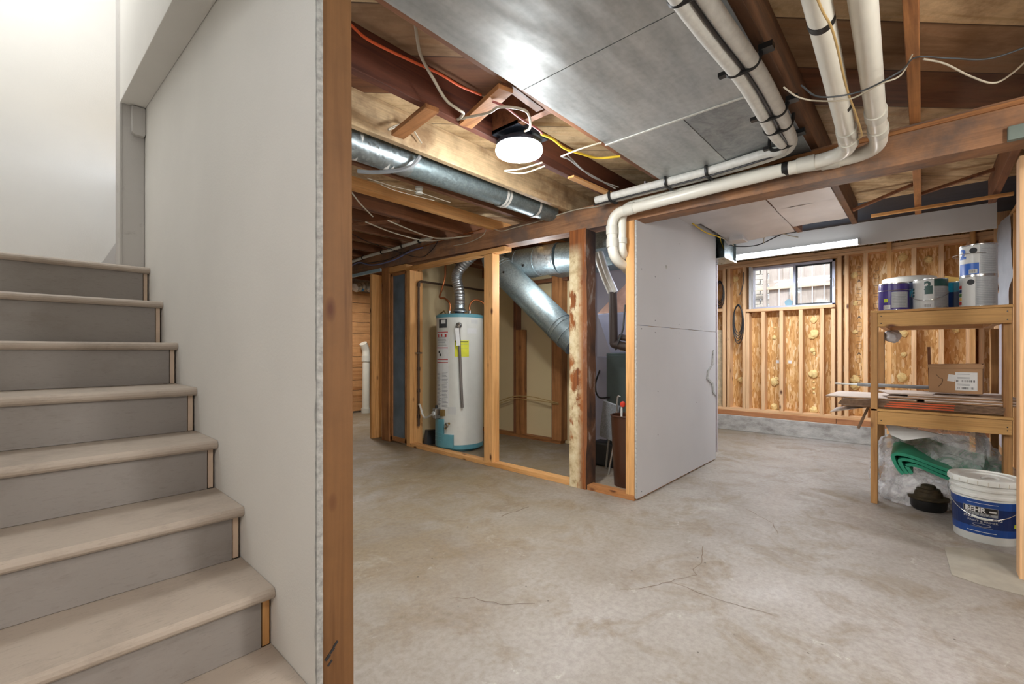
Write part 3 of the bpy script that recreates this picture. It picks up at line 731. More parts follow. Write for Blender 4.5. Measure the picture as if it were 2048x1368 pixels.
# left on screen = negative offset
lab('warning_label', 'paper', -72, -27, .44, 1.27)
for z, a, b, m_ in ((1.255, -70, -29, 'redink'), (1.09, -70, -29, 'redink'), (.965, -70, -29, 'redink'), (.935, -70, -29, 'redink')): lab('red_rule', m_, a, b, z, z+.008, .002)
for i in range(26):
    z = .47 + i*.0145
    for a in (-70, -48): lab('print_line', 'greyink', a, a+random.uniform(14, 19), z, z+.005, .002)
for i in range(8):
    lab('print_line', 'greyink', -69, -32-random.uniform(0, 6), 1.12+i*.012, 1.125+i*.012, .002)
for a, z in ((-64, 1.225), (-51, 1.23), (-38, 1.225)): lab('pictogram', 'redink', a, a+5, z-.02, z+.012, .002)
for a, z in ((-62, 1.05), (-57, 1.02)): lab('pictogram', 'ink', a, a+6, z-.015, z+.012, .002)
lab('maker_plate', 'darkgrey', -60, -32, 1.305, 1.395); lab('maker_plate_panel', 'paper', -50, -36, 1.35, 1.388, .002)
lab('energy_sticker', 'paperyellow', -12, 22, 1.0, 1.17)
for i, z in enumerate((1.152, 1.128, 1.09)): lab('sticker_line', 'ink' if i == 0 else 'greyink', -11, 20, z, z+(.010 if i == 0 else .003), .002)
lab('faint_label', 'canwhite', 28, 48, 1.35, 1.39); lab('faint_label', 'paper', 18, 44, 1.245, 1.30)
lab('rating_frame', 'canwhite', -30, -8, .395, .475)
# relief valve and discharge tube
vx, vy = ang(F-2)
dirv = Vector((math.cos(math.radians(F)), math.sin(math.radians(F)), 0)); side = Vector((-dirv.y, dirv.x, 0))
vp = Vector((vx, vy, 1.325))
rv = MB().cyl(vp-dirv*.01, vp+dirv*.045, .016, 16).build('relief_valve', 'brass', wh, smooth=True)
MB().lathe(tuple(vp+dirv*.045), [(.001, .034), (.025, .024), (.034, 0), (.025, -.024), (.001, -.034)], 20).build('valve_cap', 'chrome', wh, smooth=True)
MB().tube([vp+dirv*.045, vp+dirv*.05-Vector((0, 0, .05)), vp+dirv*.05+side*.01-Vector((0, 0, .3)), vp+dirv*.045+side*.035-Vector((0, 0, .85))], .0145, 12).build('discharge_tube', 'chrome', wh, smooth=True).data.materials[0] = M['tubegrey']
MB().bar(vp+dirv*.072-side*.02-Vector((0, 0, .03)), vp+dirv*.072-side*.005-Vector((0, 0, .21)), .04, .0015, up=tuple(dirv)).build('hang_tag', 'paper', wh)
# burner cover, control, drain valve
lab('burner_cover', 'teal', -72, -40, .05, .34, .022); lab('burner_cover', 'teal', -41, -14, .05, .185, .022)
for z in (.11, .15, .19): lab('cover_rib', 'teal', -70, -44, z, z+.007, .026)
def at(off, r, z): a = math.radians(F+off); return Vector((HX+r*math.cos(a), HY+r*math.sin(a), z))
gc = at(-58, .285, .40)
MB().box(-.032, .032, -.035, .03, -.055, .055).build('gas_control', 'chrome', wh, bevel=.006, mtx=Matrix.Translation(gc) @ Matrix.Rotation(math.radians(F-58+90), 4, 'Z'))
MB().cyl(at(-58, .315, .40), at(-58, .335, .40), .024, 20).build('control_dial', 'canwhite', wh, smooth=True)
MB().cyl(at(-58, .29, .455), at(-58, .29, .485), .012, 12).build('control_knob', 'black', wh, smooth=True)
MB().box(-.022, .022, -.02, .02, -.035, .035).build('sensor_box', 'brass', wh, bevel=.005, mtx=Matrix.Translation(at(-42, .272, .41)) @ Matrix.Rotation(math.radians(F-42+90), 4, 'Z'))
MB().cyl(at(-26, .25, .30), at(-26, .31, .30), .013, 12).build('drain_valve', 'brass', wh, smooth=True)
MB().torus(tuple(at(-26, .315, .29)), .02, .009, 'x', 20).build('drain_handle', 'chrome', wh, smooth=True)
MB().cyl(at(-26, .30, .30), at(-30, .30, .25), .012, 12).build('drain_spout', 'brass', wh, smooth=True)
# draft hood
MB().lathe((HX, HY, 1.46), [(.05, 0), (.05, .03)], 20).build('hood_leg', 'darkgrey', wh, smooth=True)
MB().lathe((HX, HY, 1.49), [(.085, 0), (.085, .006), (.052, .04), (.05, .09)], 28, cap=False).build('draft_hood', 'galv', wh, smooth=True)
nx1, nx2 = at(-90, .11, 1.46), at(80, .11, 1.46)
for p in (nx1, nx2): MB().cyl(p, p+Vector((0, 0, .04)), .014, 12).build('nipple', 'chrome', wh, smooth=True)
MB().tube([at(-65, .17, 1.465), at(-62, .19, 1.49), at(-75, .2, 1.475), at(-85, .22, 1.462), at(-95, .2, 1.47)], .007, 8).build('loose_fitting', 'brass', wh, smooth=True)
# flex flue
fp = [(HX, HY, 1.56), (HX, HY+.01, 1.72), (3.28, 3.81, 1.84), (3.28, 3.79, 1.93), (3.30, 3.70, 2.02), (3.34, 3.56, 2.12)]
fv = thing('flue_pipe', 'crinkled silver flexible vent pipe rising from the water heater', 'flue pipe', (HX, HY, 1.55))
MB().tube(fp, .057, 24, n=22, rf=lambda t, i: 1+.05*math.sin(i*1.3)+.03*noise.noise(Vector((i*.9, 0, 0)))).build('flex_pipe', 'flue', fv, smooth=True)
MB().tube(fp[:2], .054, 24).build('collar', 'galv', fv, smooth=True)
# copper water lines
o = MB().tube([nx1+Vector((0, 0, .03)), nx1+Vector((0, 0, .12)), nx1+Vector((-.02, .06, .18)), nx1+Vector((-.01, .16, .20)), nx1+Vector((.03, .17, .30)), nx1+Vector((.06, .15, .45)), nx1+Vector((.06, .15, .68))], .011, 10)
o = o.build('water_line', 'copper', smooth=True); tag(o, 'copper water line bending left over the water heater', 'pipe')
o = MB().tube([nx2+Vector((0, 0, .03)), nx2+Vector((0, 0, .10)), nx2+Vector((.03, -.03, .155)), nx2+Vector((.08, -.08, .15)), nx2+Vector((.14, -.12, .10))], .011, 10).build('water_line', 'copper', smooth=True)
tag(o, 'short copper water line hooking right over the water heater', 'pipe')
# gas pipe
gp = thing('gas_pipe', 'dark iron gas pipe standing left of the water heater', 'gas pipe', (3.03, 4.165, 0))
MB().tube([(3.03, 4.165, .22), (3.03, 4.165, 1.80), (3.035, 4.165, 1.83), (3.06, 4.165, 1.84), (4.24, 4.20, 1.84)], .0125, 12, smooth=False).build('pipe', 'steelpipe', gp, smooth=True)
for z in (.33, .62, .86, 1.80): MB().cyl((3.03, 4.165, z-.02), (3.03, 4.165, z+.02), .018, 12).build('fitting', 'steelpipe', gp, smooth=True)
MB().box(2.995, 3.065, 4.15, 4.19, 1.03, 1.045).build('clamp', 'chrome', gp)
MB().tube([(3.03, 4.165, .46), (3.0, 4.10, .46), (3.0, 4.05, .36), (3.03, 4.03, .33), tuple(at(-62, .32, .39))], .011, 12).build('flex_connector', 'insul', gp, smooth=True)

# ------------------------------------------------------------------ ducts
dd = thing('round_duct', 'large diagonal galvanized round duct sloping down in the closet', 'duct', (3.55, 2.9, 1.5))
A_, B_ = Vector((3.50, 3.36, 1.95)), Vector((3.60, 2.20, .93)); D_ = (B_-A_).normalized()
MB().cyl(A_, A_+D_*1.12, .142, 48).build('duct_pipe', 'galv_dull', dd, smooth=True)
MB().cyl(A_+D_*1.0, A_+D_*1.24, .137, 48).build('lower_section', 'galv_dull', dd, smooth=True)
MB().tube([A_+D_*.02, A_-D_*.08, A_+Vector((0, .10, .13))], .132, 40, n=6).build('elbow', 'galv', dd, smooth=True)
for t in (.03, .06, .98, 1.02, 1.12): MB().cyl(A_+D_*t, A_+D_*(t+.008), .146, 48).build('seam_ring', 'galv', dd, smooth=True)
nn = Vector((-.85, -.2, .25)).normalized(); nn = (nn-D_*nn.dot(D_)).normalized()
MB().cyl(A_+D_*.17+nn*.138, A_+D_*.17+nn*.1445, .012, 16).build('plug', 'black', dd)
ed = thing('elbow_duct', 'fat segmented galvanized elbow duct high at the back of the closet', 'duct', (3.8, 3.0, 2.0))
MB().tube([(3.70, 3.55, 2.0), (3.66, 3.25, 2.0), (3.68, 2.95, 2.0)], .15, 40).build('segment', 'galv_dull', ed, smooth=True)
MB().tube([(3.68, 2.95, 2.0), (3.70, 2.72, 2.0)], .152, 40, smooth=False).build('segment', 'galv', ed, smooth=True)
MB().tube([(3.70, 2.72, 2.0), (3.78, 2.45, 1.99)], .15, 40, smooth=False).build('segment', 'galv_dull', ed, smooth=True)
for p, q in (((3.66, 3.20, 2.0), (3.66, 3.19, 2.0)), ((3.68, 2.96, 2.0), (3.68, 2.95, 2.0)), ((3.70, 2.73, 2.0), (3.70, 2.72, 2.0))): MB().cyl(p, q, .156, 40).build('seam_ring', 'galv', ed, smooth=True)
MB().cyl((3.54, 3.05, 1.95), (3.515, 3.05, 1.94), .012, 16).build('plug', 'black', ed)
o = B('box_duct', 'galv_dull', None, 3.84, 4.13, 2.2, 3.02, 1.885, 2.0, .003); tag(o, 'flat rectangular galvanized duct below the elbow duct', 'duct')
o = MB().cyl((3.95, 3.6, 1.885), (3.66, 2.5, 1.865), .012, 12).build('conduit', 'galv', smooth=True); tag(o, 'thin metal conduit under the flat closet duct', 'conduit')
rd = thing('round_duct', 'long spangled galvanized round duct hanging between ceiling joists', 'duct', (1.8, 2.25, 2.16))
MB().tube([(.66, 2.24, 2.155), (1.55, 2.24, 2.16)], .078, 40, smooth=False).build('duct_pipe', 'galv', rd, smooth=True)
MB().tube([(1.53, 2.24, 2.16), (2.95, 2.25, 2.19)], .074, 40, smooth=False).build('duct_pipe', 'galv_dull', rd, smooth=True)
for x in (1.22, 1.40, 1.43, 2.35, 2.38, 2.72): MB().lathe((0, 0, 0), [(.0795, -.012), (.0805, 0), (.0795, .012)], 40, cap=False).build('duct_tape', 'insul', rd, smooth=True, mtx=Matrix.Translation((x, 2.24+(x-.66)*.004, 2.16+max(0, x-1.5)*.02)) @ Matrix.Rotation(math.radians(90), 4, 'Y'))
MB().tube([(1.55, 2.12, 2.165), (1.50, 2.13, 2.10), (1.44, 2.2, 2.075), (1.36, 2.30, 2.07), (1.30, 2.36, 2.075)], .012, 6).build('hanger_strap', 'greyink', rd, smooth=True)
# ------------------------------------------------------------------ PVC vents and refrigerant lines
def vent(name, label, pts, r, cuffs, g):
    t = thing(name, label, 'pipe', pts[0], g)
    MB().tube(pts, r, 28, smooth=False).build('pipe', 'pvc', t, smooth=True)
    for p, q in cuffs: MB().cyl(p, q, r*1.13, 28).build('coupling', 'pvcfit', t, smooth=True)
    return t
def bend(p, c, q, n=10):   # round corner points
    p, c, q = Vector(p), Vector(c), Vector(q)
    return [((1-t)**2*p + 2*t*(1-t)*c + t*t*q) for t in [k/n for k in range(n+1)]]
R1 = .035
t1 = vent('vent_pipe', 'white plastic vent pipe with taped cable, runs the length of the beam', [(-.2, .19, 2.09), (1.5, .224, 2.065), (2.45, .255, 2.055)] + bend((2.68, .265, 2.055), (2.83, .27, 2.055), (2.83, .42, 2.055)) + bend((2.83, 1.52, 2.03), (2.83, 1.625, 2.03), (2.83, 1.625, 1.93)) + bend((2.83, 1.62, 1.80), (2.83, 1.615, 1.70), (2.95, 1.60, 1.68)) + [(3.5, 1.63, 1.5)], R1, (((2.50, .256, 2.055), (2.58, .26, 2.055)), ((2.63, .262, 2.055), (2.69, .264, 2.055)), ((2.83, .42, 2.055), (2.83, .50, 2.054)), ((2.83, 1.45, 2.032), (2.83, 1.52, 2.03)), ((2.83, 1.625, 1.94), (2.83, 1.624, 1.88)), ((2.83, 1.622, 1.85), (2.83, 1.62, 1.79))), 'white plastic vent pipes')
for p, q in (((2.25, .246, 2.06), (2.28, .247, 2.06)), ((1.63, .229, 2.064), (1.66, .230, 2.064)), ((2.83, .54, 2.053), (2.83, .57, 2.053))): MB().cyl(p, q, R1*1.03, 28).build('black_tape', 'black', t1, smooth=True)
t2 = vent('vent_pipe', 'bare white plastic vent pipe nearest the short dark joist, second in front of the beam', [(-.2, .10, 2.09), (1.5, .125, 2.07), (2.3, .145, 2.06), (2.55, .15, 2.055)] + bend((2.72, .155, 2.055), (2.90, .16, 2.055), (2.90, .32, 2.06)) + [(2.90, .7, 2.085), (2.90, 1.5, 2.075)] + bend((2.90, 1.5, 2.075), (2.90, 1.585, 2.07), (2.895, 1.585, 1.98)) + [(2.895, 1.585, 1.84)] + bend((2.895, 1.585, 1.80), (2.90, 1.585, 1.74), (3.02, 1.62, 1.74)) + [(3.5, 1.68, 1.6)], R1, (((2.40, .147, 2.058), (2.47, .149, 2.057)), ((2.58, .15, 2.055), (2.65, .152, 2.055)), ((2.90, .32, 2.06), (2.90, .40, 2.065)), ((2.895, 1.585, 1.86), (2.895, 1.585, 1.82))), 'white plastic vent pipes')
o = MB().tube([(-.2, .20, 2.043), (1.3, .215, 2.02), (1.65, .20, 2.015), (2.0, .205, 2.01), (2.3, .20, 2.01), (2.5, .20, 2.01), (2.6, .22, 2.03)], .0035, 8).build('cable', 'tan_cable', smooth=True); tag(o, 'tan cable taped along the underside of a ceiling vent pipe', 'cable')
# insulated lines
def line_set(dy, dz, xe, name, label):
    p = [(-.1, .50+dy, 2.105+dz), (1.3, .505+dy, 2.105+dz), (1.9, .485+dy, 2.105+dz), (2.42, .50+dy, 2.105+dz), (2.68, .52+dy*.6, 2.112+dz), (xe-.05, .64+dy, 2.125), (xe, .95, 2.131), (xe, 1.35, 2.131), (xe, 1.72, 2.131)]
    t = thing(name, label, 'pipe', p[0], 'insulated lines on the ceiling')
    MB().tube(p, .026, 18, n=10).build('insulation', 'insul', t, smooth=True); return t, p
la, pa = line_set(.031, 0, 2.778, 'refrigerant_line', 'white wrapped refrigerant line, left of the bundled pair under the panels')
lb_, pb = line_set(-.027, .006, 2.835, 'refrigerant_line', 'white wrapped refrigerant line, right of the bundled pair under the panels')
o = MB().tube([(x, y-.02, z-.012) if i < 5 else (x-.0, y, z-.030) for i, (x, y, z) in enumerate([(a[0], (a[1]+b[1])/2+.018, min(a[2], b[2])) for a, b in zip(pa, pb)])], .006, 8).build('cable', 'blackrub', smooth=True)
tag(o, 'black ribbed cable strapped between the white wrapped lines', 'cable')
for i, (x, y, z, ax) in enumerate(((1.32, .505, 2.11, 'x'), (1.80, .49, 2.11, 'x'), (2.24, .492, 2.11, 'x'), (2.40, .50, 2.11, 'x'), (2.62, .53, 2.115, 'x'), (2.806, .95, 2.131, 'y'), (2.806, 1.20, 2.131, 'y'), (2.806, 1.60, 2.131, 'y'))):
    m = MB()
    w_ = .026
    if ax == 'x':
        m.tube([(x, y+.056, z+.04), (x, y+.058, z), (x, y+.04, z-.024), (x, y, z-.026), (x, y-.04, z-.02), (x, y-.056, z+.01), (x, y-.06, z+.04)], .0085, 6)
    else:
        m.tube([(x+.06, y, z+.02), (x+.045, y, z-.027), (x, y, z-.031), (x-.045, y, z-.027), (x-.06, y, z), (x-.058, y, z+.03)], .010, 6)
    if i in (1, 2, 4): m.box(x-.02, x+.02, y-.10, y-.055, z+.02, z+.04); m.box(x-.012, x+.012, y+.055, y+.085, z-.015, z)
    o = m.build('pipe_strap', 'black', smooth=True)
    tag(o, ['black pipe strap nearest the viewer on the white ceiling lines', 'black strap with square clip, second along the ceiling lines', 'black strap with clip just before the ceiling lines turn', 'thin black strap squeezed close to the turn of the lines', 'black hanger at the elbow where the white lines meet the beam', 'black strap on the lines above the long vent pipe, right of the others', 'black taped wrap on the lines at the middle of the beam run', 'black taped wrap at the left end of the beam run'][i], 'strap', 'black straps holding the white lines')
# lower part of the lines inside the furnace bay
rl = thing('line_set', 'pair of white hoses turning to brown foam-wrapped pipe above the furnace', 'pipe', (3.5, 2.0, 1.1))
for d in (0, .045):
    MB().tube([(3.35, 2.13-d, 2.12), (3.40, 2.12-d, 1.95), (3.45, 2.07-d*.9, 1.74), (3.5, 2.02-d, 1.57)], .026, 16).build('white_hose', 'insul', rl, smooth=True)
MB().tube([(3.5, 2.00, 1.57), (3.5, 1.995, 1.4), (3.5, 1.99, 1.16), (3.5, 1.985, 1.12), (3.5, 1.93, 1.11), (3.5, 1.85, 1.09), (3.7, 1.8, 1.08)], .036, 16, n=4).build('foam_wrap', 'pipebrown', rl, smooth=True)
MB().tube([(3.5, 1.93, 1.18), (3.5, 1.86, 1.17), (3.7, 1.8, 1.16)], .026, 14).build('foam_wrap', 'pipebrown', rl, smooth=True)
MB().tube([(3.46, 1.86, 1.45), (3.46, 1.88, 1.25), (3.46, 1.92, 1.14), (3.5, 1.97, 1.07)], .008, 8).build('drain_hose', 'darkgrey', rl, smooth=True)
MB().tube([(3.62, 1.99, 1.075), (3.62, 1.8, 1.075)], .014, 10).build('drain_pipe', 'pvc', rl, smooth=True)
# ------------------------------------------------------------------ furnace, plenum, bin
fu = thing('furnace', 'dark grey-green furnace cabinet behind the old post', 'furnace', (3.85, 1.95, 0))
B('cabinet', 'furnace', fu, 3.82, 4.5, 1.66, 2.25, 0, 1.04, .006)
B('lower_door', 'furnace', fu, 3.812, 3.822, 1.67, 2.24, .04, .46, .003); B('upper_door', 'furnace', fu, 3.812, 3.822, 1.67, 2.24, .475, 1.02, .003)
MB().tube([(3.80, 2.20, .62), (3.76, 2.30, .62), (3.8, 2.36, .74), (3.95, 2.38, .92)], .008, 8).build('power_cord', 'black', fu, smooth=True)
m = MB(); vs = [m.b.verts.new(p) for p in ((3.86, 1.68, 1.042), (4.46, 1.68, 1.042), (4.46, 2.23, 1.042), (3.86, 2.23, 1.042), (3.80, 1.62, 1.42), (4.52, 1.62, 1.42), (4.52, 2.34, 1.42), (3.80, 2.34, 1.42))]
for f in ((0,1,2,3),(4,7,6,5),(0,4,5,1),(1,5,6,2),(2,6,7,3),(3,7,4,0)): m.b.faces.new([vs[i] for i in f])
pl = thing('plenum', 'lilac-grey tapered sheet metal plenum above the furnace', 'duct', (4.1, 1.95, 1.05))
m.build('taper', 'plenum', pl, bevel=.004)
m = MB(); vs = [m.b.verts.new(p) for p in ((3.80, 1.62, 1.422), (4.52, 1.62, 1.422), (4.52, 2.34, 1.422), (3.80, 2.34, 1.422), (3.95, 1.7, 1.72), (4.4, 1.7, 1.72), (4.4, 2.1, 1.72), (3.95, 2.1, 1.72))]
for f in ((0,1,2,3),(4,7,6,5),(0,4,5,1),(1,5,6,2),(2,6,7,3),(3,7,4,0)): m.b.faces.new([vs[i] for i in f])
m.build('foil_hood', 'hood', pl, bevel=.004)
B('green_tag', 'green', pl, 3.78, 3.80, 1.80, 1.88, 1.44, 1.60)
o = B('return_duct', 'plenum', None, 3.9, 4.5, 2.27, 2.62, 0, 1.0, .004); tag(o, 'bluish sheet metal return box left of the furnace', 'duct')
o = B('supply_duct', 'galv_dull', None, 3.3, 4.6, 1.62, 2.15, 1.92, 2.15, .004); tag(o, 'dark rectangular supply duct under the joists above the furnace', 'duct')
bn = thing('trash_bin', 'tall brown plastic bin behind the corner stud', 'bin', (3.25, 1.73, 0))
MB().lathe((3.26, 1.735, 0), [(.10, 0), (.125, .55), (.118, .55), (.095, .01)], 40).build('bin_body', 'binbrown', bn, smooth=True)
MB().torus((3.26, 1.735, .55), .124, .007).build('rim', 'binbrown', bn, smooth=True)
o = MB().tube([(3.20, 1.75, .3), (3.22, 1.76, .6), (3.22, 1.75, .64)], .008, 8).build('tool_handle', 'insul', smooth=True); tag(o, 'white rod sticking out of the brown bin', 'tool')
o = MB().lathe((3.22, 1.75, .64), [(.001, .024), (.016, .018), (.022, 0), (.016, -.018), (.001, -.024)][::-1], 16).build('red_knob', 'redplastic', smooth=True); tag(o, 'red ball knob on top of the white rod in the bin', 'knob')
gm = thing('folding_chair', 'folded stool with grey mesh seat leaning beside the brown bin', 'chair', (3.42, 2.0, 0))
MB().bar((3.45, 2.02, .30), (3.38, 1.94, .62), .16, .02, up=(1, 0, 0)).build('mesh_seat', 'greymesh', gm, bevel=.004)
MB().tube([(3.36, 1.96, .02), (3.38, 1.90, .40), (3.37, 1.88, .66), (3.38, 1.86, .68)], .009, 8).build('leg', 'chrome', gm, smooth=True)
MB().tube([(3.52, 2.08, .02), (3.46, 2.0, .40), (3.42, 1.95, .6)], .009, 8).build('leg', 'chrome', gm, smooth=True)
o = B('black_case', 'black', None, 3.62, 3.78, 2.06, 2.30, 0, .22, .02); tag(o, 'low black case on the closet floor beside the furnace', 'case')
o = MB().prism([(3.10, 0), (3.23, 0), (3.24, .16), (3.12, .17)], 'y', 4.12, 4.17).build('metal_plate', 'darkgrey', bevel=.003); tag(o, 'small dark metal plate on the floor left of the water heater', 'plate')

# ------------------------------------------------------------------ left room glimpse
lw = structure('wall_back_left', 'horizontal plank wall of the room beyond, at left', 'wall')
z = .03
for i, h in enumerate((.16, .20, .17, .22, .19, .18, .21, .20, .17, .16, .20)):
    B('plank', 'plankwall', lw, 3.2, 5.6, 7.2, 7.225, z, z+h-.006, .003); z += h
    if z > 2.0: break
B('top_band', 'curb', lw, 3.2, 5.6, 7.19, 7.23, z, z+.14); B('backing', 'plaster_edge', lw, -3, 7, 7.232, 7.3, 0, 2.35, 0)
B('corner_post', 'midz', lw, 4.40, 4.5, 7.12, 7.19, 0, 2.2)
dpipe = thing('drain_pipe', 'stubby white drain pipe with angled top against the plank wall', 'pipe', (4.05, 7.1, 0))
MB().cyl((4.05, 7.08, .03), (4.06, 7.08, .95), .062, 28).build('pipe', 'pvc', dpipe, smooth=True)
MB().cyl((4.06, 7.08, .88), (4.06, 7.08, .98), .075, 28).build('hub', 'pvcfit', dpipe, smooth=True)
MB().tube([(4.06, 7.08, .97), (4.05, 7.08, 1.08), (3.99, 7.06, 1.19)], .064, 28).build('elbow', 'pvc', dpipe, smooth=True)
MB().cyl((4.05, 7.08, .0), (4.05, 7.08, .08), .075, 28).build('foot', 'pvcfit', dpipe, smooth=True)
od = thing('crumpled_duct', 'crumpled grey ductwork above the plank wall', 'duct', (4.1, 7.0, 2.1))
MB().tube([(3.75, 6.9, 2.10), (3.95, 6.95, 2.15), (4.15, 6.9, 2.11), (4.4, 6.95, 2.15)], .07, 12, n=8, rf=lambda t, i: 1+.2*math.sin(i*2.3)).build('duct', 'flue', od)
o = B('blue_container', 'bluecap', None, 3.78, 3.92, 6.9, 7.0, 2.06, 2.16, .02); tag(o, 'bright blue plastic item above the plank wall', 'container')

# ------------------------------------------------------------------ right: OSB wall with window
ob = structure('wall_back', 'orange OSB sheathed stud wall with spray foam dabs', 'wall')
X0, X1 = 6.5, 6.64
y0w, y1w = -.62, 4.5
m = MB(); X = X1
WY0, WY1, WZ0, WZ1 = .78, 1.70, 1.61, 2.165
m.box(X, X+.012, y0w, WY0, .26, 2.3); m.box(X, X+.012, WY1, y1w, .26, 2.3); m.box(X, X+.012, WY0, WY1, .26, WZ0); m.box(X, X+.012, WY0, WY1, WZ1, 2.3)
m.build('sheathing', 'osb', ob)
tag(B('trim_1', 'curb', None, 6.47, 6.70, y0w, y1w, 0, .2, .006), 'low grey concrete curb under the stud wall', 'curb', kind='structure')
B('sill_plate', 'treated', ob, 6.49, X1, .76, y1w, .2, .262); B('sill_plate', 'treated', ob, 6.49, X1, y0w, .755, .2, .262)
B('bottom_plate', 'paley', ob, X0, X1-.001, y0w, y1w, .262, .30)
B('top_plate', 'paley', ob, X0, X1-.001, y0w, y1w, 2.172, 2.21); B('top_plate', 'paley', ob, X0, X1-.001, y0w, y1w, 2.212, 2.25)
for y in (2.009, 1.952, 1.758, .726, .66, .485, .075, -.14, -.345, -.43): B('stud', 'palez', ob, X0, X1-.001, y-.02, y+.02, .30, 2.172, .003)
for y in (2.42, 2.83): B('stud', 'palez', ob, X0, X1-.001, y-.02, y+.02, .30, 2.172, .003)
for y in (1.716, .79): B('jack_stud', 'palez', ob, X0, X1-.001, y-.02, y+.019, .30, 1.56, .003)
for y in (1.53, 1.325, 1.115, .90): B('cripple_stud', 'palez', ob, X0, X1-.001, y-.02, y+.02, .30, 1.57, .003)
B('window_sill_plate', 'paley', ob, X0-.005, X1-.001, .77, 1.74, 1.572, 1.61)
B('blocking', 'paley', ob, X0, X1-.001, 2.03, 2.38, 1.60, 1.64)
B('tall_stud', 'newz', ob, 6.44, 6.485, .258, .297, .0, 2.32, .003)
B('tall_stud', 'newz', ob, 6.42, 6.485, -.385, -.345, .0, 2.34, .003)
B('brick_infill', 'brickw', ob, 6.55, 6.63, 2.03, 2.40, .30, 1.35, .004)
# spray foam dabs
def foam(y, z, r, k):
    bm = bmesh.new(); bmesh.ops.create_icosphere(bm, subdivisions=3, radius=1)
    for v in bm.verts:
        n_ = 1 + .35*noise.noise(v.co*1.8+Vector((k*3.1, 0, 0))) + .15*noise.noise(v.co*5+Vector((k, 1, 0)))
        v.co = Vector((X1-.004 - max(-.2, -v.co.x)*r*.6*n_, y+v.co.y*r*n_, z+v.co.z*r*1.1*n_))
    mm = MB(); mm.b.free(); mm.b = bm; mm.build('spray_foam', 'foam', ob, smooth=True)
for k, (y, z, r) in enumerate(((1.834,.667,.045),(1.432,.66,.055),(1.41,.70,.03),(1.001,1.442,.045),(.996,1.269,.06),(1.02,1.24,.04),(1.011,1.072,.035),(.995,1.03,.022),(1.006,.776,.06),(.99,.80,.03),(1.001,.60,.018),(1.0,.55,.015),(1.001,.33,.05),(.592,1.283,.03),(.592,.72,.06),(.60,.65,.055),(1.432,1.235,.035),(1.42,1.36,.018),(1.43,.33,.05),(.171,2.10,.05),(.171,.766,.055),(.158,1.25,.045),(-.04,2.05,.045),(1.903,2.05,.045),(-.253,1.384,.04),(-.253,1.28,.035),(.16,1.02,.03),(.6,1.95,.04),(-.25,.75,.04),(1.0,.68,.014),(.592,1.62,.03))): foam(y, z, r*.8, k)
# dark printed stamps on the sheathing
for (yc, z_top, zs) in ((.555, 2.05, 17), (.40, 2.0, 15)):
    for i in range(zs):
        z = z_top - i*.085
        if i % 5 == 2 and yc > .5:
            text_on_plane('A', .055, 'ink', ob, 'stamp', (X1-.0015, yc, z), (0, -1, 0), (0, 0, 1))
            continue
        w_, h_ = .022, random.uniform(.018, .032); t_ = .003
        mm = MB(); x = X1-.0015
        mm.box(x, x+.001, yc-w_, yc+w_, z-h_, z-h_+t_); mm.box(x, x+.001, yc-w_, yc-w_+t_, z-h_, z+h_)
        if i % 2: mm.box(x, x+.001, yc+w_-t_, yc+w_, z-h_, z+h_)
        if i % 3: mm.box(x, x+.001, yc-w_, yc+w_, z+h_-t_, z+h_)
        else: mm.box(x, x+.001, yc-w_*.5, yc+w_*.5, z, z+t_)
        mm.build('stamp', 'ink', ob)
for y in (1.395, 1.255): B('paper_tag', 'paper', ob, X1-.003, X1-.001, y-.018, y+.018, .90, .94, 0)
# window
wn = structure('window_1', 'sliding basement window with two panes', 'window')
fx = 6.60
for (a, b, c, d) in ((WY0, WY1, WZ0, WZ0+.028), (WY0, WY1, WZ1-.03, WZ1), (WY0, WY0+.03, WZ0, WZ1), (WY1-.03, WY1, WZ0, WZ1)): B('window_frame', 'alu', wn, fx, 6.70, a, b, c, d)
B('side_jamb', 'trimwhite', wn, 6.505, fx, 1.672, 1.70, WZ0, WZ1)
B('mullion', 'alu', wn, fx-.01, 6.66, 1.185, 1.215, WZ0+.02, WZ1-.02); 
for (a, b, c, d) in ((.81, 1.19, 1.638, 1.655), (.81, 1.19, 2.115, 2.135), (.81, .832, 1.64, 2.13), (1.168, 1.19, 1.64, 2.13)): B('sash', 'darkgrey', wn, fx+.005, fx+.03, a, b, c, d)
B('pane', 'glass', wn, 6.645, 6.649, 1.21, 1.672, 1.635, 2.14, 0); B('pane', 'glass', wn, fx+.015, fx+.019, .83, 1.17, 1.655, 2.115, 0)
B('latch', 'paper', wn, fx-.008, fx+.004, .79, .80, 1.83, 1.93)
m = MB(); m.prism([(1.27+.045*math.cos(a)*(1+.08*math.sin(a*5)), 1.675+.045*math.sin(a)*(1+.06*math.cos(a*7))) for a in [2*math.pi*k/20 for k in range(20)]], 'x', 6.638, 6.643).build('sticker', 'sticker', wn)
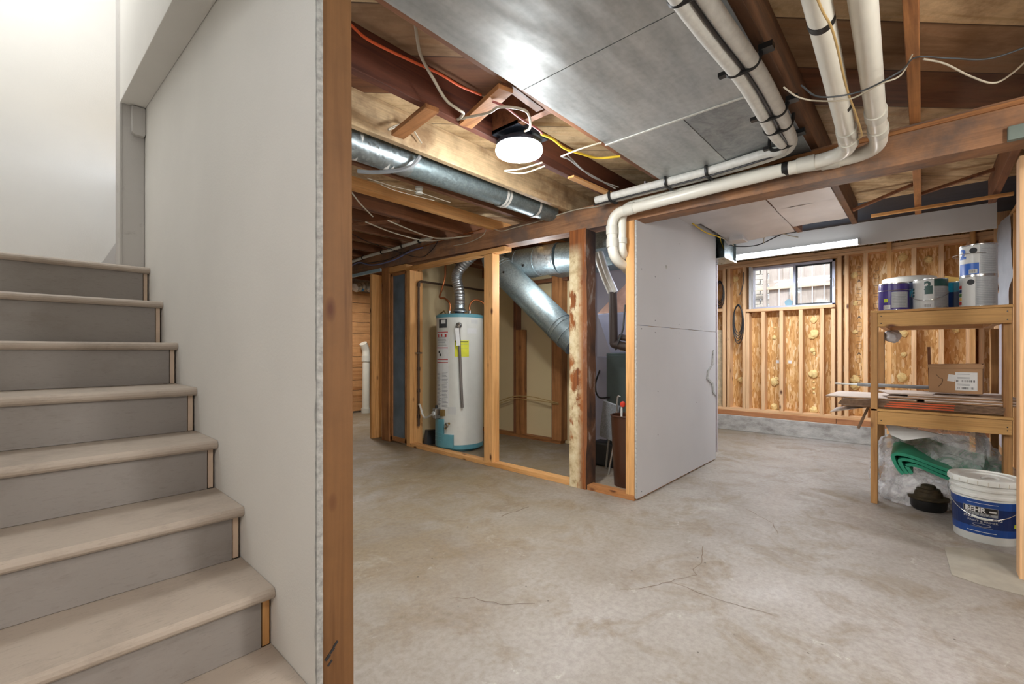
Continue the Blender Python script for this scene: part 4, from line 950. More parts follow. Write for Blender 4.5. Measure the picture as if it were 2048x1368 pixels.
# outside
og = tag(B('ground', 'dirt', None, 6.72, 12, -4, 8, 1.35, 1.5, 0), 'bare ground outside the basement window', 'ground', kind='structure')
fe = thing('wooden_fence', 'weathered board fence outside the window', 'fence', (8.0, 1, 1.5))
y = -.8
while y < 1.75: B('fence_board', 'fencewood', fe, 8.0, 8.02, y, y+.135, 1.5, 3.3, .003); y += .145
B('fence_rail', 'whitewood', fe, 7.95, 8.0, -.8, 2.2, 2.02, 2.06); B('fence_post', 'fencewood', fe, 7.9, 7.99, 1.82, 1.86, 1.5, 3.3); B('fence_post', 'whitewood', fe, 7.55, 7.62, 1.36, 1.42, 1.5, 3.3)
y = 1.75
bw = thing('brick_wall', 'sunlit pale brick wall seen through the left pane', 'wall', (8.1, 2.1, 1.5)); 
for r_ in range(20):
    for c_ in range(5): B('brick', 'siding', bw, 8.1, 8.2, 1.75+c_*.21+(r_ % 2)*.1, 1.94+c_*.21+(r_ % 2)*.1, 1.5+r_*.08, 1.572+r_*.08, 0) if r_ < 18 else None

# fascia, tube light, batten
fa = thing('fascia_board', 'white painted drop board above the tube light', 'board', (5.65, .7, 2.1))
B('board', 'fasciapaint', fa, 5.69, 5.71, -.47, 1.95, 2.12, 2.345, .003)
tl = thing('tube_light', 'glowing white four-foot LED tube fixture over the window', 'light fixture', (5.55, 1.07, 2.15))
B('housing', 'canwhite', tl, 5.592, 5.689, .46, 1.68, 2.115, 2.155, .006)
MB().lathe((0, 0, 0), [(.030, -.60), (.030, .60)], 20).build('diffuser', 'tubeglow', tl, smooth=True, mtx=Matrix.Translation((5.56, 1.07, 2.13)) @ Matrix.Rotation(math.radians(90), 4, 'X'))
for y in (.465, 1.675): B('end_cap', 'canwhite', tl, 5.515, 5.60, y-.008, y+.008, 2.10, 2.165, .004)
o = B('wood_batten', 'newy', None, 4.60, 4.63, -.46, .31, 2.13, 2.152); tag(o, 'thin orange wood batten nailed under the joist ends', 'batten')
# galvanized box at the far drywall edge
bx = thing('metal_box', 'open galvanized duct end beside the far edge of the drywall', 'duct', (4.7, 1.5, 2.05))
for (a, b, c, d, e, f) in ((4.62, 4.98, 1.60, 1.604, 1.97, 2.2), (4.976, 4.98, 1.42, 1.6, 1.97, 2.2), (4.62, 4.98, 1.42, 1.60, 1.966, 1.97), (4.62, 4.98, 1.42, 1.6, 2.2, 2.204)): B('side', 'galv', bx, a, b, c, d, e, f, 0)
B('front_plate', 'galv', bx, 4.625, 4.81, 1.425, 1.428, 1.975, 2.19, 0); B('inner_plate', 'galv_dull', bx, 4.81, 4.97, 1.44, 1.444, 1.975, 2.19, 0); B('bottom_rim', 'chrome', bx, 4.62, 4.98, 1.416, 1.424, 1.962, 1.974, 0)
for i, (pts, mt, lbl) in enumerate((
    ([(3.9, 1.46, 2.15), (4.2, 1.45, 2.13), (4.45, 1.42, 2.13), (4.66, 1.47, 2.14), (4.8, 1.48, 2.07)], 'yellow_cable', 'yellow cable draped over the top of the drywall to the metal box'),
    ([(4.7, 1.45, 2.12), (4.8, 1.35, 2.09), (4.9, 1.2, 2.10), (4.9, 1.05, 2.15), (4.88, 1.0, 2.16)], 'blackrub', 'dark cable looping right out of the open metal box'),
    ([(4.4, 1.44, 2.14), (4.65, 1.40, 2.13), (4.75, 1.38, 2.10)], 'white_cable', 'short white cable entering the open metal box'),
    ([(4.9, 1.15, 2.11), (4.85, 1.12, 2.16), (4.86, 1.0, 2.17), (4.9, .92, 2.14), (5.0, .88, 2.14)], 'white_cable', 'loose white wire arching above the tube light'),
    ([(6.48, 1.76, 2.1), (6.47, 1.76, 1.95), (6.46, 1.80, 1.8)], 'blackrub', 'thin black lead hanging down beside the window frame'))):
    o = MB().tube(pts, .005, 8).build('cable', mt, smooth=True); tag(o, lbl, 'cable')
o = MB().box(4.55, 4.72, 1.24, 1.36, 2.10, 2.15).build('junction_box', 'foilwhite', bevel=.006); tag(o, 'crumpled pale metal flap beside the dark joist end', 'box')
# cable coils on the wall
for (cy, cz, ry, rz, lbl, ks) in ((1.822, 1.44, .065, .25, 'long black cable coil hanging left of the window', 5), (2.055, 1.85, .055, .17, 'small black cable coil at the edge of the drywall', 4)):
    m = MB()
    for i in range(ks):
        s_ = 1-.06*i
        m.torus((6.485-.007*(i % 3), cy+.006*(i % 2), cz+(.02*i-.03)), 1, .0055, 'x', 36, 8, ry*s_, rz*s_)
    o = m.build('cable_coil', 'blackrub', smooth=True); tag(o, lbl, 'cable')
# right wall
rw = structure('wall_right', 'right stud wall with white insulation batts behind the shelf', 'wall')
B('backing', 'lilac', rw, 3.3, 6.63, -.64, -.62, 0, 2.35, 0)
for xs in (3.6, 4.2, 4.8, 5.33): B('stud', 'newz', rw, xs, xs+.038, -.62, -.53, 0, 2.16)
B('stud', 'palez', rw, 6.09, 6.128, -.62, -.485, 0, 2.34)
B('top_plate', 'newx', rw, 3.3, 6.49, -.62, -.53, 2.165, 2.2); B('bottom_plate', 'newx', rw, 3.3, 6.46, -.62, -.53, 0, .038)
m = MB(); g = {}
for i in range(13):
    for j in range(31):
        x, z = 5.38+.70*i/12, 1.38+.78*j/30
        g[i, j] = m.b.verts.new((x, -.52 + .035*math.sin(math.pi*i/12) + .02*noise.noise(Vector((x*9, z*7, 0))), z))
for i in range(12):
    for j in range(30): m.b.faces.new((g[i, j], g[i+1, j], g[i+1, j+1], g[i, j+1]))
bmesh.ops.solidify(m.b, geom=m.b.faces[:], thickness=.03)
m.build('insulation_batt', 'batt', rw, smooth=True)
B('drywall_piece', 'lilac', rw, 5.38, 6.08, -.53, -.515, .2, 1.3)
# near right post and beam cap
np_ = thing('wooden_post', 'pale lumber post at the right edge of the view', 'post', (3.18, -.37, 0))
B('post', 'palez', np_, 3.135, 3.235, -.42, -.33, 0, 1.965, .003)
o = MB().prism([(-.272, 1.976), (-.272, 2.037), (-.60, 2.037), (-.60, 1.89), (-.325, 1.89), (-.325, 1.976)], 'x', 2.905, 2.939).build('beam_bracket', 'capgreen', bevel=.004); tag(o, 'grey-green painted bracket plate on the beam at far right', 'bracket')

# ------------------------------------------------------------------ shelf
sh = thing('storage_shelf', 'rough two-tier lumber storage shelf at the right wall', 'shelf', (4.4, -.05, 0))
SXF, SXB = 4.02, 4.84
for x in (SXF+.0, ): B('leg', 'shelfleg', sh, x, x+.089, .235, .273, 0, 1.33, .003)
B('leg', 'shelfleg', sh, SXF+.04, SXF+.129, -.40, -.362, 0, 1.33, .003)
B('leg', 'shelfleg', sh, SXB-.089, SXB, .235, .273, 0, 1.22, .003); B('leg', 'shelfleg', sh, SXB-.089, SXB, -.40, -.362, 0, 1.22, .003)
for z0_, z1_ in ((1.228, 1.322), (.553, .642)):
    B('front_rail', 'shelfwood', sh, SXF, SXF+.038, -.395, .234, z0_, z1_, .003)
    B('rear_rail', 'paley', sh, SXB-.038, SXB, -.36, .234, z0_, z1_, .003)
    for ys in (.196, -.36): B('side_rail', 'palex', sh, SXF+.039, SXB-.039, ys, ys+.038, z0_, z1_, .003)
    B('shelf_board', 'shelfwood', sh, SXF, SXB, -.40, .274, z1_+.002, z1_+.018, .002)
for (y, z) in ((.215, 1.30), (.215, 1.25), (-.375, 1.30), (-.375, 1.25), (-.375, .60), (-.375, .58), (.215, .58)): MB().cyl((SXF-.001, y, z), (SXF+.002, y, z), .004, 8).build('screw_head', 'black', sh)
TOP, LOW = 1.3405, .6605
# paint cans: angles face the camera near 180 degrees
def can(label, cx, cy, z, r, h, name='paint_can'):
    t = thing(name, label, 'paint can', (cx, cy, z), 'paint cans on the top shelf')
    MB().lathe((cx, cy, z), [(r, 0), (r, h-.006)], 48).build('can_body', 'chrome', t, smooth=True)
    MB().lathe((cx, cy, z), [(r*1.02, 0), (r*1.02, .005), (r, .006)], 48).build('bottom_rim', 'chrome', t, smooth=True)
    MB().lathe((cx, cy, z+h), [(r, -.008), (r*1.02, -.006), (r*1.02, 0), (r*.9, 0), (r*.88, -.008), (.001, -.008)], 48).build('lid', 'chrome', t, smooth=True)
    return t
def wrap(t, m_, c, r, z0, z1, a0, a1, name='label_field', k=.0008): return MB().patch(c, r, z0, z1, a0, a1, 24, k).build(name, m_, t)
def wire(t, c, r, z, a0, drop, m_='chrome'):
    pts = []
    for i in range(17):
        u = i/16; a = math.radians(a0 + 180*u); rr = r+.006+.012*math.sin(math.pi*u)
        pts.append((c[0]+rr*math.cos(a), c[1]+rr*math.sin(a), z - drop*math.sin(math.pi*u)))
    MB().tube(pts, .0018, 6).build('wire_handle', m_, t, smooth=True)
CH = .2
def ca(c): return math.degrees(math.atan2(-c[1], -c[0])) % 360   # angle that faces the camera
c = (4.19, .155); A0 = ca(c); t = can('purple-labelled paint can at the left end of the top shelf', c[0], c[1], TOP, .083, .195)
wrap(t, 'purple', c, .0835, TOP+.008, TOP+.187, A0-130, A0+130); wrap(t, 'cangrey', c, .0842, TOP+.02, TOP+.13, A0-8, A0+60, 'instruction_panel')
wrap(t, 'limelab', c, .0846, TOP+.06, TOP+.085, A0-38, A0-22, 'lime_square'); wrap(t, 'paper', c, .0846, TOP+.012, TOP+.04, A0-40, A0-12, 'barcode_panel')
for k in range(7): wrap(t, 'ink', c, .0855, TOP+.015, TOP+.037, A0-37+3.4*k, A0-36+3.4*k, 'barcode_bar')
wire(t, c, .083, TOP+.14, A0-80, .0)
for k in range(9): wrap(t, 'greyink', c, .0850, TOP+.03+.011*k, TOP+.033+.011*k, A0-4, A0+50+random.uniform(-8, 5), 'print_line')
c = (4.20, -.035); A0 = ca(c); t = can('white and dark green labelled paint can in the middle of the top shelf', c[0], c[1], TOP, .088, .205)
wrap(t, 'canwhite', c, .0885, TOP+.008, TOP+.197, A0-120, A0+12); wrap(t, 'cangrey', c, .0885, TOP+.014, TOP+.15, A0+12, A0+100, 'instruction_panel')
wrap(t, 'darkgreen', c, .0886, TOP+.152, TOP+.197, A0+12, A0+90, 'green_band'); wrap(t, 'darkgreen', c, .0892, TOP+.10, TOP+.155, A0-18, A0+8, 'green_square')
text_on_can('2', .075, 'darkgreen', t, 'numeral', c, .0905, TOP+.155, A0-8, .003)
wrap(t, 'paper', c, .0892, TOP+.012, TOP+.036, A0-20, A0+4, 'barcode_panel')
for k in range(7): wrap(t, 'ink', c, .090, TOP+.014, TOP+.034, A0-18+3*k, A0-17+3*k, 'barcode_bar')
for k in range(3): wrap(t, 'darkgreen', c, .0892, TOP+.09+.022*k, TOP+.105+.022*k, A0-80, A0-62, 'green_mark')
wire(t, c, .088, TOP+.12, A0-100, .06)
for k in range(10): wrap(t, 'greyink', c, .0892, TOP+.03+.011*k, TOP+.032+.011*k, A0+16, A0+60, 'print_line')
c = (4.46, .08); t = thing('paint_pail', 'large lidded pail with teal and blue label behind the front cans', 'pail', (c[0], c[1], TOP), None)
MB().lathe((c[0], c[1], TOP), [(.13, 0), (.14, .21)], 48).build('pail_body', 'navylabel', t, smooth=True)
MB().lathe((c[0], c[1], TOP), [(.148, .215), (.155, .218), (.155, .25), (.148, .258), (.13, .262), (.125, .256), (.001, .256)], 48).build('lid', 'bucket', t, smooth=True)
wrap(t, 'tealab', c, .137, TOP+.11, TOP+.20, 100, 280)
c = (4.36, -.17); t = can('blue and teal can half hidden behind the front row', c[0], c[1], TOP, .085, .19); A0 = ca(c)
wrap(t, 'navylabel', c, .0855, TOP+.008, TOP+.12, A0-110, A0+110); wrap(t, 'tealab', c, .0857, TOP+.12, TOP+.185, A0-110, A0+110, 'teal_band')
o = MB().box(-.06, .06, -.03, .03, 0, .035).build('sponge', 'sponge', bevel=.006, mtx=Matrix.Translation((4.34, -.165, TOP+.19)) @ Matrix.Rotation(math.radians(60), 4, 'Z') @ Matrix.Rotation(math.radians(-16), 4, 'Y')); tag(o, 'yellow sponge block on top of the teal can', 'sponge')
c = (4.19, -.262); A0 = ca(c); t = can('lower white paint can of the two-can stack', c[0], c[1], TOP, .086, .2)
wrap(t, 'canwhite', c, .0865, TOP+.008, TOP+.192, A0-110, A0-8); wrap(t, 'cangrey', c, .0865, TOP+.008, TOP+.192, A0-8, A0+110, 'instruction_panel')
MB().cyl((c[0]+.084*math.cos(math.radians(A0-22)), c[1]+.084*math.sin(math.radians(A0-22)), TOP+.16), (c[0]+.0885*math.cos(math.radians(A0-22)), c[1]+.0885*math.sin(math.radians(A0-22)), TOP+.16), .018, 24).build('round_mark', 'ink', t)
for k in range(14): wrap(t, 'greyink', c, .0872, TOP+.02+.011*k, TOP+.023+.011*k, A0-5, A0+60, 'print_line')
for k in range(5): wrap(t, ['redink', 'sponge', 'green', 'navylabel', 'redink'][k], c, .0872, TOP+.02+.026*k, TOP+.04+.026*k, A0-80, A0-58, 'picture_strip')
Z2 = TOP+.2005
t = can('upper paint can of the two-can stack with bright blue panel', c[0], c[1], Z2, .086, .2)
wrap(t, 'canwhite', c, .0865, Z2+.008, Z2+.192, A0-110, A0+5); wrap(t, 'cangrey', c, .0865, Z2+.008, Z2+.192, A0+5, A0+110, 'instruction_panel')
wrap(t, 'blue', c, .0870, Z2+.008, Z2+.08, A0-70, A0+3, 'blue_panel'); wrap(t, 'paper', c, .0876, Z2+.014, Z2+.04, A0-28, A0-2, 'barcode_panel')
for k in range(7): wrap(t, 'ink', c, .0885, Z2+.017, Z2+.037, A0-26+3.2*k, A0-25+3.2*k, 'barcode_bar')
text_on_can('2', .085, 'blue', t, 'numeral', c, .089, Z2+.14, A0-52, .004)
MB().cyl((c[0]+.084*math.cos(math.radians(A0-14)), c[1]+.084*math.sin(math.radians(A0-14)), Z2+.16), (c[0]+.0885*math.cos(math.radians(A0-14)), c[1]+.0885*math.sin(math.radians(A0-14)), Z2+.16), .018, 24).build('round_mark', 'ink', t)
for k in range(14): wrap(t, 'greyink', c, .0872, Z2+.02+.011*k, Z2+.023+.011*k, A0+9, A0+62, 'print_line')
wire(t, (c[0], c[1]+.02), .086, Z2+.14, A0-130, 0)

# ------------------------------------------------------------------ cardboard on the lower shelf
def sheet(label, m_, x0, x1, y0, y1, z, th, rz=0, tilt=(0, 0), name='flattened_box', group='flattened boxes on the lower shelf', flap=True, edge=None):
    cx, cy = (x0+x1)/2, (y0+y1)/2
    mt = Matrix.Translation((cx, cy, z)) @ Matrix.Rotation(math.radians(rz), 4, 'Z') @ Matrix.Rotation(math.radians(tilt[0]), 4, 'X') @ Matrix.Rotation(math.radians(tilt[1]), 4, 'Y')
    t = thing(name, label, 'cardboard', (cx, cy, z), group)
    hx, hy = (x1-x0)/2, (y1-y0)/2
    MB().box(-hx, hx, -hy, hy, 0, th*.45).build('lower_ply', m_, t, mtx=mt, bevel=.0008)
    MB().box(-hx, hx, -hy, hy, th*.55, th).build('upper_ply', 'cardboard_top' if m_ != 'cardboard_dark' else m_, t, mtx=mt, bevel=.0008)
    if edge: MB().box(-hx-.0015, -hx, -hy+edge[0], hy-edge[1], .002, th-.003).build('orange_edge', 'orange_card', t, mtx=mt)
    return t
L0 = LOW+.001
sheet('broad flattened box at the bottom of the pile', 'cardboard', 4.07, 4.72, -.37, .45, L0, .010, 1)
for i, nm in enumerate(('lowest of the orange-edged flattened boxes', 'middle one of the orange-edged flattened boxes', 'topmost of the orange-edged flattened boxes')):
    sheet(nm, 'cardboard_dark', 4.045+.003*i, 4.62, -.365, .46-.01*i, L0+.011+.0145*i, .0135, .5*i, edge=(.22, .26))
sheet('pale flattened box sticking out past the left shelf leg', 'cardboard', 4.09, 4.60, .02, .53, L0+.056, .012, -3)
sheet('narrow flattened box with dark seam in the middle of the pile', 'cardboard', 4.07, 4.50, -.42, .005, L0+.056, .015, 3)
sheet('second flattened box resting under the shipping box', 'cardboard', 4.09, 4.55, -.44, .18, L0+.073, .013, -2)
sheet('flattened box lying flat directly below the shipping box', 'cardboard', 4.12, 4.60, -.43, .10, L0+.088, .012, 5)
sheet('pale open flap box at the middle top of the pile', 'cardboard_top', 4.10, 4.40, -.02, .22, L0+.101, .008, 12)
sheet('drooping cardboard flap hanging off the left end of the shelf', 'cardboard', 4.10, 4.45, .30, .52, L0-.034, .006, 0, (-14, 0))
o = MB().prism([(.285, .66), (.30, .66), (.36, .50), (.345, .49)], 'x', 4.14, 4.19).build('cardboard_strip', 'cardboard_dark'); tag(o, 'dark cardboard strip hanging beside the left shelf leg', 'cardboard')
# shipping box, slightly turned
bxm = Matrix.Translation((4.30, -.165, L0+.118)) @ Matrix.Rotation(math.radians(-6), 4, 'Z')
cb_ = thing('shipping_box', 'small closed brown shipping box with white address label', 'box', (4.30, -.165, L0+.118))
MB().box(-.09, .09, -.128, .128, 0, .185).build('box_body', 'cardboard', cb_, bevel=.003, mtx=bxm)
MB().box(-.096, .094, -.132, .132, .186, .192).build('top_flap', 'cardboard', cb_, bevel=.001, mtx=bxm @ Matrix.Rotation(math.radians(-2), 4, 'X'))
MB().box(-.096, -.0935, -.132, .132, .165, .189).build('front_flap', 'cardboard', cb_, bevel=.001, mtx=bxm)
MB().box(-.0915, -.0903, -.105, -.002, .02, .14).build('address_label', 'paper', cb_, mtx=bxm)
for z in (.028, .075):
    for k in range(22):
        y = -.098+.0042*k
        if random.random() < .75: MB().box(-.0925, -.0915, y, y+random.choice((.0012, .0022, .003)), z, z+.014).build('barcode_bar', 'ink', cb_, mtx=bxm)
for z in (.052, .060, .097, .105, .125): MB().box(-.0925, -.0915, -.07, -.012, z, z+.0025).build('print_line', 'greyink', cb_, mtx=bxm)
MB().box(-.0915, -.0903, .012, .048, .075, .12).build('small_label', 'paper', cb_, mtx=bxm @ Matrix.Translation((0, 0, 0)) @ Matrix.Rotation(math.radians(8), 4, 'X'))
MB().tube([(-.0907, .09, .12), (-.0907, .075, .10), (-.0907, .06, .09), (-.0907, .065, .06), (-.0907, .08, .04)], .002, 5).build('ink_drawing', 'cardboard_dark', cb_, mtx=bxm)
pr = thing('pole', 'grey pole with white tip lying at the back of the lower shelf', 'pole', (4.66, .3, .8))
MB().tube([(4.66, .40, .785), (4.66, -.30, .782)], .014, 14, smooth=False).build('grey_tube', 'greyink', pr, smooth=True)
MB().tube([(4.66, .55, .787), (4.66, .40, .785)], .007, 10, smooth=False).build('white_rod', 'bucket', pr, smooth=True)
o = MB().bar((4.55, -.04, .70), (4.50, -.03, 1.09), .018, .006, up=(1, 0, 0)).build('wooden_stick', 'oldz', bevel=.001); tag(o, 'thin dark stick standing behind the shipping box', 'stick')
# light bag hanging behind the left leg
bm = bmesh.new(); bmesh.ops.create_icosphere(bm, subdivisions=4, radius=1)
for v in bm.verts:
    n_ = 1 + .25*noise.noise(v.co*2) + .08*noise.noise(v.co*7)
    v.co = Vector((4.86+.05*v.co.x*n_, .19+.055*v.co.y*n_, 1.15+.055*v.co.z*n_))
mm = MB(); mm.b.free(); mm.b = bm
bmesh.ops.translate(mm.b, verts=mm.b.verts, vec=(-.03, 0, .035))
o = mm.build('plastic_bag', 'batt', smooth=True); tag(o, 'small white plastic bag tucked under the top shelf corner', 'bag')

# ------------------------------------------------------------------ under the shelf
gm_ = thing('foam_mat', 'folded green foam mat in clear plastic under the shelf', 'mat', (4.35, -.05, .2))
def fold(y0, z0, w_, h_, th, n, name):
    path = []
    for i in range(n+1):
        u = i/n; a = math.pi/2 + math.pi*u
        if u < .0: continue
        path.append((y0 + .10*math.cos(math.pi/2 + math.pi*u)*-1, z0 + h_*.5*math.sin(math.pi/2+math.pi*u)))
    return path
for k in range(3):                      # nested folds opening towards the right
    s_ = 1-.27*k; th = .020
    P = [(-.42, .20-.03*k), (-.11-.01*k, .285-.033*k), (.04-.02*k, .338-.034*k), (.12-.03*k, .352-.036*k), (.165-.036*k, .335-.034*k), (.162-.036*k, .29-.022*k), (.135-.03*k, .23-.005*k), (.11-.02*k, .20+.004*k)]
    C2 = [Vector((0, a, b)) for a, b in P]; C2 = catmull(C2, 6)
    outer = [(p.y, p.z) for p in C2]; inner = []
    for i, p in enumerate(C2):
        d = (C2[min(i+1, len(C2)-1)]-C2[max(i-1, 0)]).normalized(); n_ = Vector((0, d.z, -d.y)); q = p + n_*th
        inner.append((q.y, q.z))
    m = MB(); poly = outer + inner[::-1]; L_ = len(outer)
    A_1 = [[m.b.verts.new((x, a, b + (x-4.14)*.12)) for a, b in seq] for x in (4.14+.01*k, 4.75) for seq in (outer, inner)]
    of, inf, ob_, ib = A_1
    for i in range(L_-1):
        m.b.faces.new((of[i], of[i+1], ob_[i+1], ob_[i])); m.b.faces.new((inf[i], ib[i], ib[i+1], inf[i+1]))
        m.b.faces.new((of[i], inf[i], inf[i+1], of[i+1])); m.b.faces.new((ob_[i], ob_[i+1], ib[i+1], ib[i]))
    m.b.faces.new((of[0], ob_[0], ib[0], inf[0])); m.b.faces.new((of[-1], inf[-1], ib[-1], ob_[-1]))
    m.build('mat_layer', 'foamgreen', gm_, smooth=True)
def bag(label, cx, cy, rx, ry, h, seed, m_='bag', power=.5, z0=.004):
    bm = bmesh.new(); bmesh.ops.create_icosphere(bm, subdivisions=5, radius=1)
    for v in bm.verts:
        c0 = v.co.copy(); u = c0.normalized()
        n_ = 1 + .16*noise.noise(u*2.2+Vector((seed, 0, 0))) + .10*(1-abs(noise.noise(u*4+Vector((0, seed, 0))))*2) + .03*noise.noise(u*14)
        z = max(-.15, u.z); 
        v.co = Vector((cx+u.x*rx*n_, cy+u.y*ry*n_, max(z0, z0 + (z+.15)/1.15*h*n_)))
    mm = MB(); mm.b.free(); mm.b = bm
    o = mm.build('plastic_bag', m_, smooth=True); tag(o, label, 'bag'); return o
bag('big clear plastic bag covering the green mat under the shelf', 4.60, -.08, .38, .36, .50, 1.3)
bag('crumpled bluish clear plastic wrap on the floor under the shelf', 4.26, .02, .16, .19, .20, 5.1)
# white sheet corner under the lower shelf
o = MB().prism([(.20, .545), (.0, .52), (-.10, .50), (.10, .44), (.17, .47)], 'x', 4.14, 4.16).build('paper_sheet', 'paper'); tag(o, 'white paper corner poking out under the lower shelf rail', 'paper')
# cast fitting
cf = thing('drain_fitting', 'squat dark cast fitting with stepped top on the floor', 'fitting', (4.10, -.02, 0))
MB().lathe((4.11, -.025, 0), [(.075, 0), (.092, .02), (.095, .07), (.09, .075)], 40).build('base', 'black', cf, smooth=True)
MB().lathe((4.11, -.025, .075), [(.105, 0), (.106, .012), (.075, .018), (.07, .045), (.062, .05), (.06, .065), (.04, .068), (.038, .085), (.03, .09), (.001, .09)], 40).build('stepped_cap', 'rust', cf, smooth=True)
# five gallon bucket
BX, BY = 3.72, -.262
bk = thing('paint_bucket', 'large white paint bucket with dark blue label on the floor', 'bucket', (BX, BY, 0)); c = (BX, BY); A0 = ca(c)
MB().lathe((BX, BY, 0), [(.128, .0), (.131, .004), (.141, .245), (.148, .25), (.148, .262), (.143, .268), (.143, .285), (.150, .288), (.151, .296), (.145, .30), (.145, .325)], 64).build('bucket_body', 'bucket', bk, smooth=True)
MB().lathe((BX, BY, 0), [(.150, .318), (.156, .322), (.156, .345), (.152, .352), (.146, .352), (.143, .345), (.11, .345), (.108, .338), (.001, .338)], 64).build('lid', 'bucket', bk, smooth=True)
for k in range(24):
    a = math.radians(15*k); MB().bar((BX+.1565*math.cos(a), BY+.1565*math.sin(a), .322), (BX+.1565*math.cos(a), BY+.1565*math.sin(a), .342), .004, .003, up=(math.cos(a), math.sin(a), 0)).build('lid_tab', 'pvcfit', bk)
MB().tube([(BX-.04, BY+.02, .340), (BX-.03, BY, .352), (BX-.02, BY-.03, .352), (BX-.015, BY-.05, .340)], .006, 8).build('spout_pull', 'paper', bk, smooth=True)
def cone(name, m_, z0, z1, a0, a1, t_=.001):
    rr = lambda z: .131+(z-.004)*(.010/.241)
    m = MB(); n = 40; A = [math.radians(A0+a0+(a1-a0)*k/n) for k in range(n+1)]
    R = [[m.b.verts.new((BX+(rr(z)+d)*math.cos(a), BY+(rr(z)+d)*math.sin(a), z)) for a in A] for z, d in ((z0, .0), (z0, t_), (z1, t_), (z1, .0))]
    for i in range(4):
        p, q = R[i], R[(i+1) % 4]
        for k in range(n): m.b.faces.new((p[k], p[k+1], q[k+1], q[k]))
    m.b.faces.new([R[i][0] for i in range(4)]); m.b.faces.new([R[i][-1] for i in range(4)])
    return m.build(name, m_, bk, smooth=False)
cone('label', 'navylabel', .045, .235, -150, 150); cone('upper_band', 'bandblue', .195, .235, -150, 150, .0013); cone('lower_band', 'bandblue', .045, .085, -150, 150, .0013)
cone('lime_corner', 'limelab', .10, .12, 52, 60, .0018)
cone('logo_border', 'greyink', .150, .200, -38, 20, .0016); cone('logo_field', 'black', .166, .197, -37, 19, .0021); cone('logo_strip', 'cangrey', .152, .164, -37, 19, .0021)
tr = lambda z: .131+(z-.004)*(.010/.241)+.0030
text_on_can('BEHR', .036, 'paper', bk, 'brand_text', c, tr(.181), .181, A0-17, .0012)
cone('logo_bear', 'paper', .174, .184, 6, 17, .003)
text_on_can('U L T R A', .015, 'ink', bk, 'brand_text', c, tr(.158), .158, A0-9, 0, stretch=1.5)
text_on_can('STAIN  BLOCKING', .0165, 'paper', bk, 'label_text', c, tr(.14), .137, A0-5, .0003, stretch=1.15)
text_on_can('PAINT & PRIMER', .014, 'paper', bk, 'label_text', c, tr(.12), .119, A0-5, 0, stretch=1.2)
cone('label_rule', 'paper', .060, .0625, -32, 18, .003); cone('label_rule', 'greyink', .086, .0875, -26, 12, .003); cone('label_rule', 'paper', .218, .2195, -30, 20, .003)
m = MB(); pts = []
for k in range(33):
    a = 2*math.pi*k/32; aa = math.radians(A0-6+15*math.cos(a)); r_ = tr(.1); pts.append((BX+r_*math.cos(aa), BY+r_*math.sin(aa), .1+.008*math.sin(a)))
m.tube(pts, .0008, 5, smooth=False).build('label_oval', 'paper', bk)
pts = []
for i in range(21):
    u = i/20; a = math.radians(A0-98+196*u); rr = .152+.006*math.sin(math.pi*u)**.5
    pts.append((BX+rr*math.cos(a), BY+rr*math.sin(a), .285-.145*math.sin(math.pi*u)**1.2 + .0))
MB().tube(pts, .0022, 8).build('wire_handle', 'chrome', bk, smooth=True)
MB().tube(pts[8:12], .0062, 10).build('grip', 'bucket', bk, smooth=True)

# ------------------------------------------------------------------ ceiling lamp and loose cables
lp = thing('ceiling_lamp', 'round bright LED disc lamp mounted under the joists', 'light fixture', (1.775, 1.565, 2.1))
MB().lathe((1.775, 1.565, 2.125), [(.12, 0), (.12, .02), (.07, .022), (.07, .05)], 40).build('housing', 'lampbody', lp, smooth=True)
MB().lathe((1.775, 1.565, 2.082), [(.001, 0), (.10, .002), (.118, .010), (.124, .025), (.12, .042)], 48).build('diffuser', 'lampglow', lp, smooth=True)
B('mounting_board', 'lampbody', lp, 1.66, 1.90, 1.47, 1.66, 2.176, 2.20)
def cable(label, mt, pts, r=.005, g=None):
    o = MB().tube(pts, r, 8).build('cable', mt, smooth=True); tag(o, label, 'cable', g); return o
cable('orange cable running along the red-brown joist', 'orange_cable', [(.861,1.62,2.309),(.923,1.62,2.29),(1.012,1.62,2.291),(1.159,1.62,2.303),(1.295,1.62,2.315),(1.415,1.62,2.313),(1.552,1.62,2.328)], .006)
cable('thick cream cable sagging in front of the red-brown joist', 'white_cable', [(1.043,1.46,2.345),(1.069,1.48,2.298),(1.103,1.5,2.251),(1.168,1.5,2.183),(1.232,1.5,2.127),(1.296,1.5,2.114),(1.348,1.52,2.123),(1.40,1.60,2.15)], .0065)
cable('dull red wire beside the disc lamp', 'red_cable', [(1.39,1.379,2.14),(1.444,1.355,2.13),(1.559,1.369,2.13),(1.693,1.375,2.13),(1.76,1.40,2.14)], .005)
cable('white wire curling over the disc lamp', 'white_cable', [(1.40,1.62,2.15),(1.416,1.436,2.12),(1.417,1.36,2.12),(1.498,1.301,2.12),(1.56,1.315,2.12),(1.643,1.38,2.12),(1.70,1.46,2.15)], .006)
cable('bright yellow cable running right from the disc lamp', 'yellow_cable', [(1.761,1.407,2.14),(1.842,1.397,2.14),(1.973,1.413,2.14),(2.078,1.388,2.14),(2.193,1.348,2.14),(2.272,1.252,2.146)], .0065)
cable('white wire bent in a V right of the lamp, upper one', 'white_cable', [(2.055,1.24,2.146),(2.023,1.352,2.135),(2.021,1.474,2.13)], .0045)
cable('white wire running from the V bend toward the beam', 'grey_cable', [(2.021,1.474,2.13),(2.10,1.47,2.135),(2.276,1.503,2.14),(2.5,1.51,2.14),(2.683,1.515,2.14)], .0045)
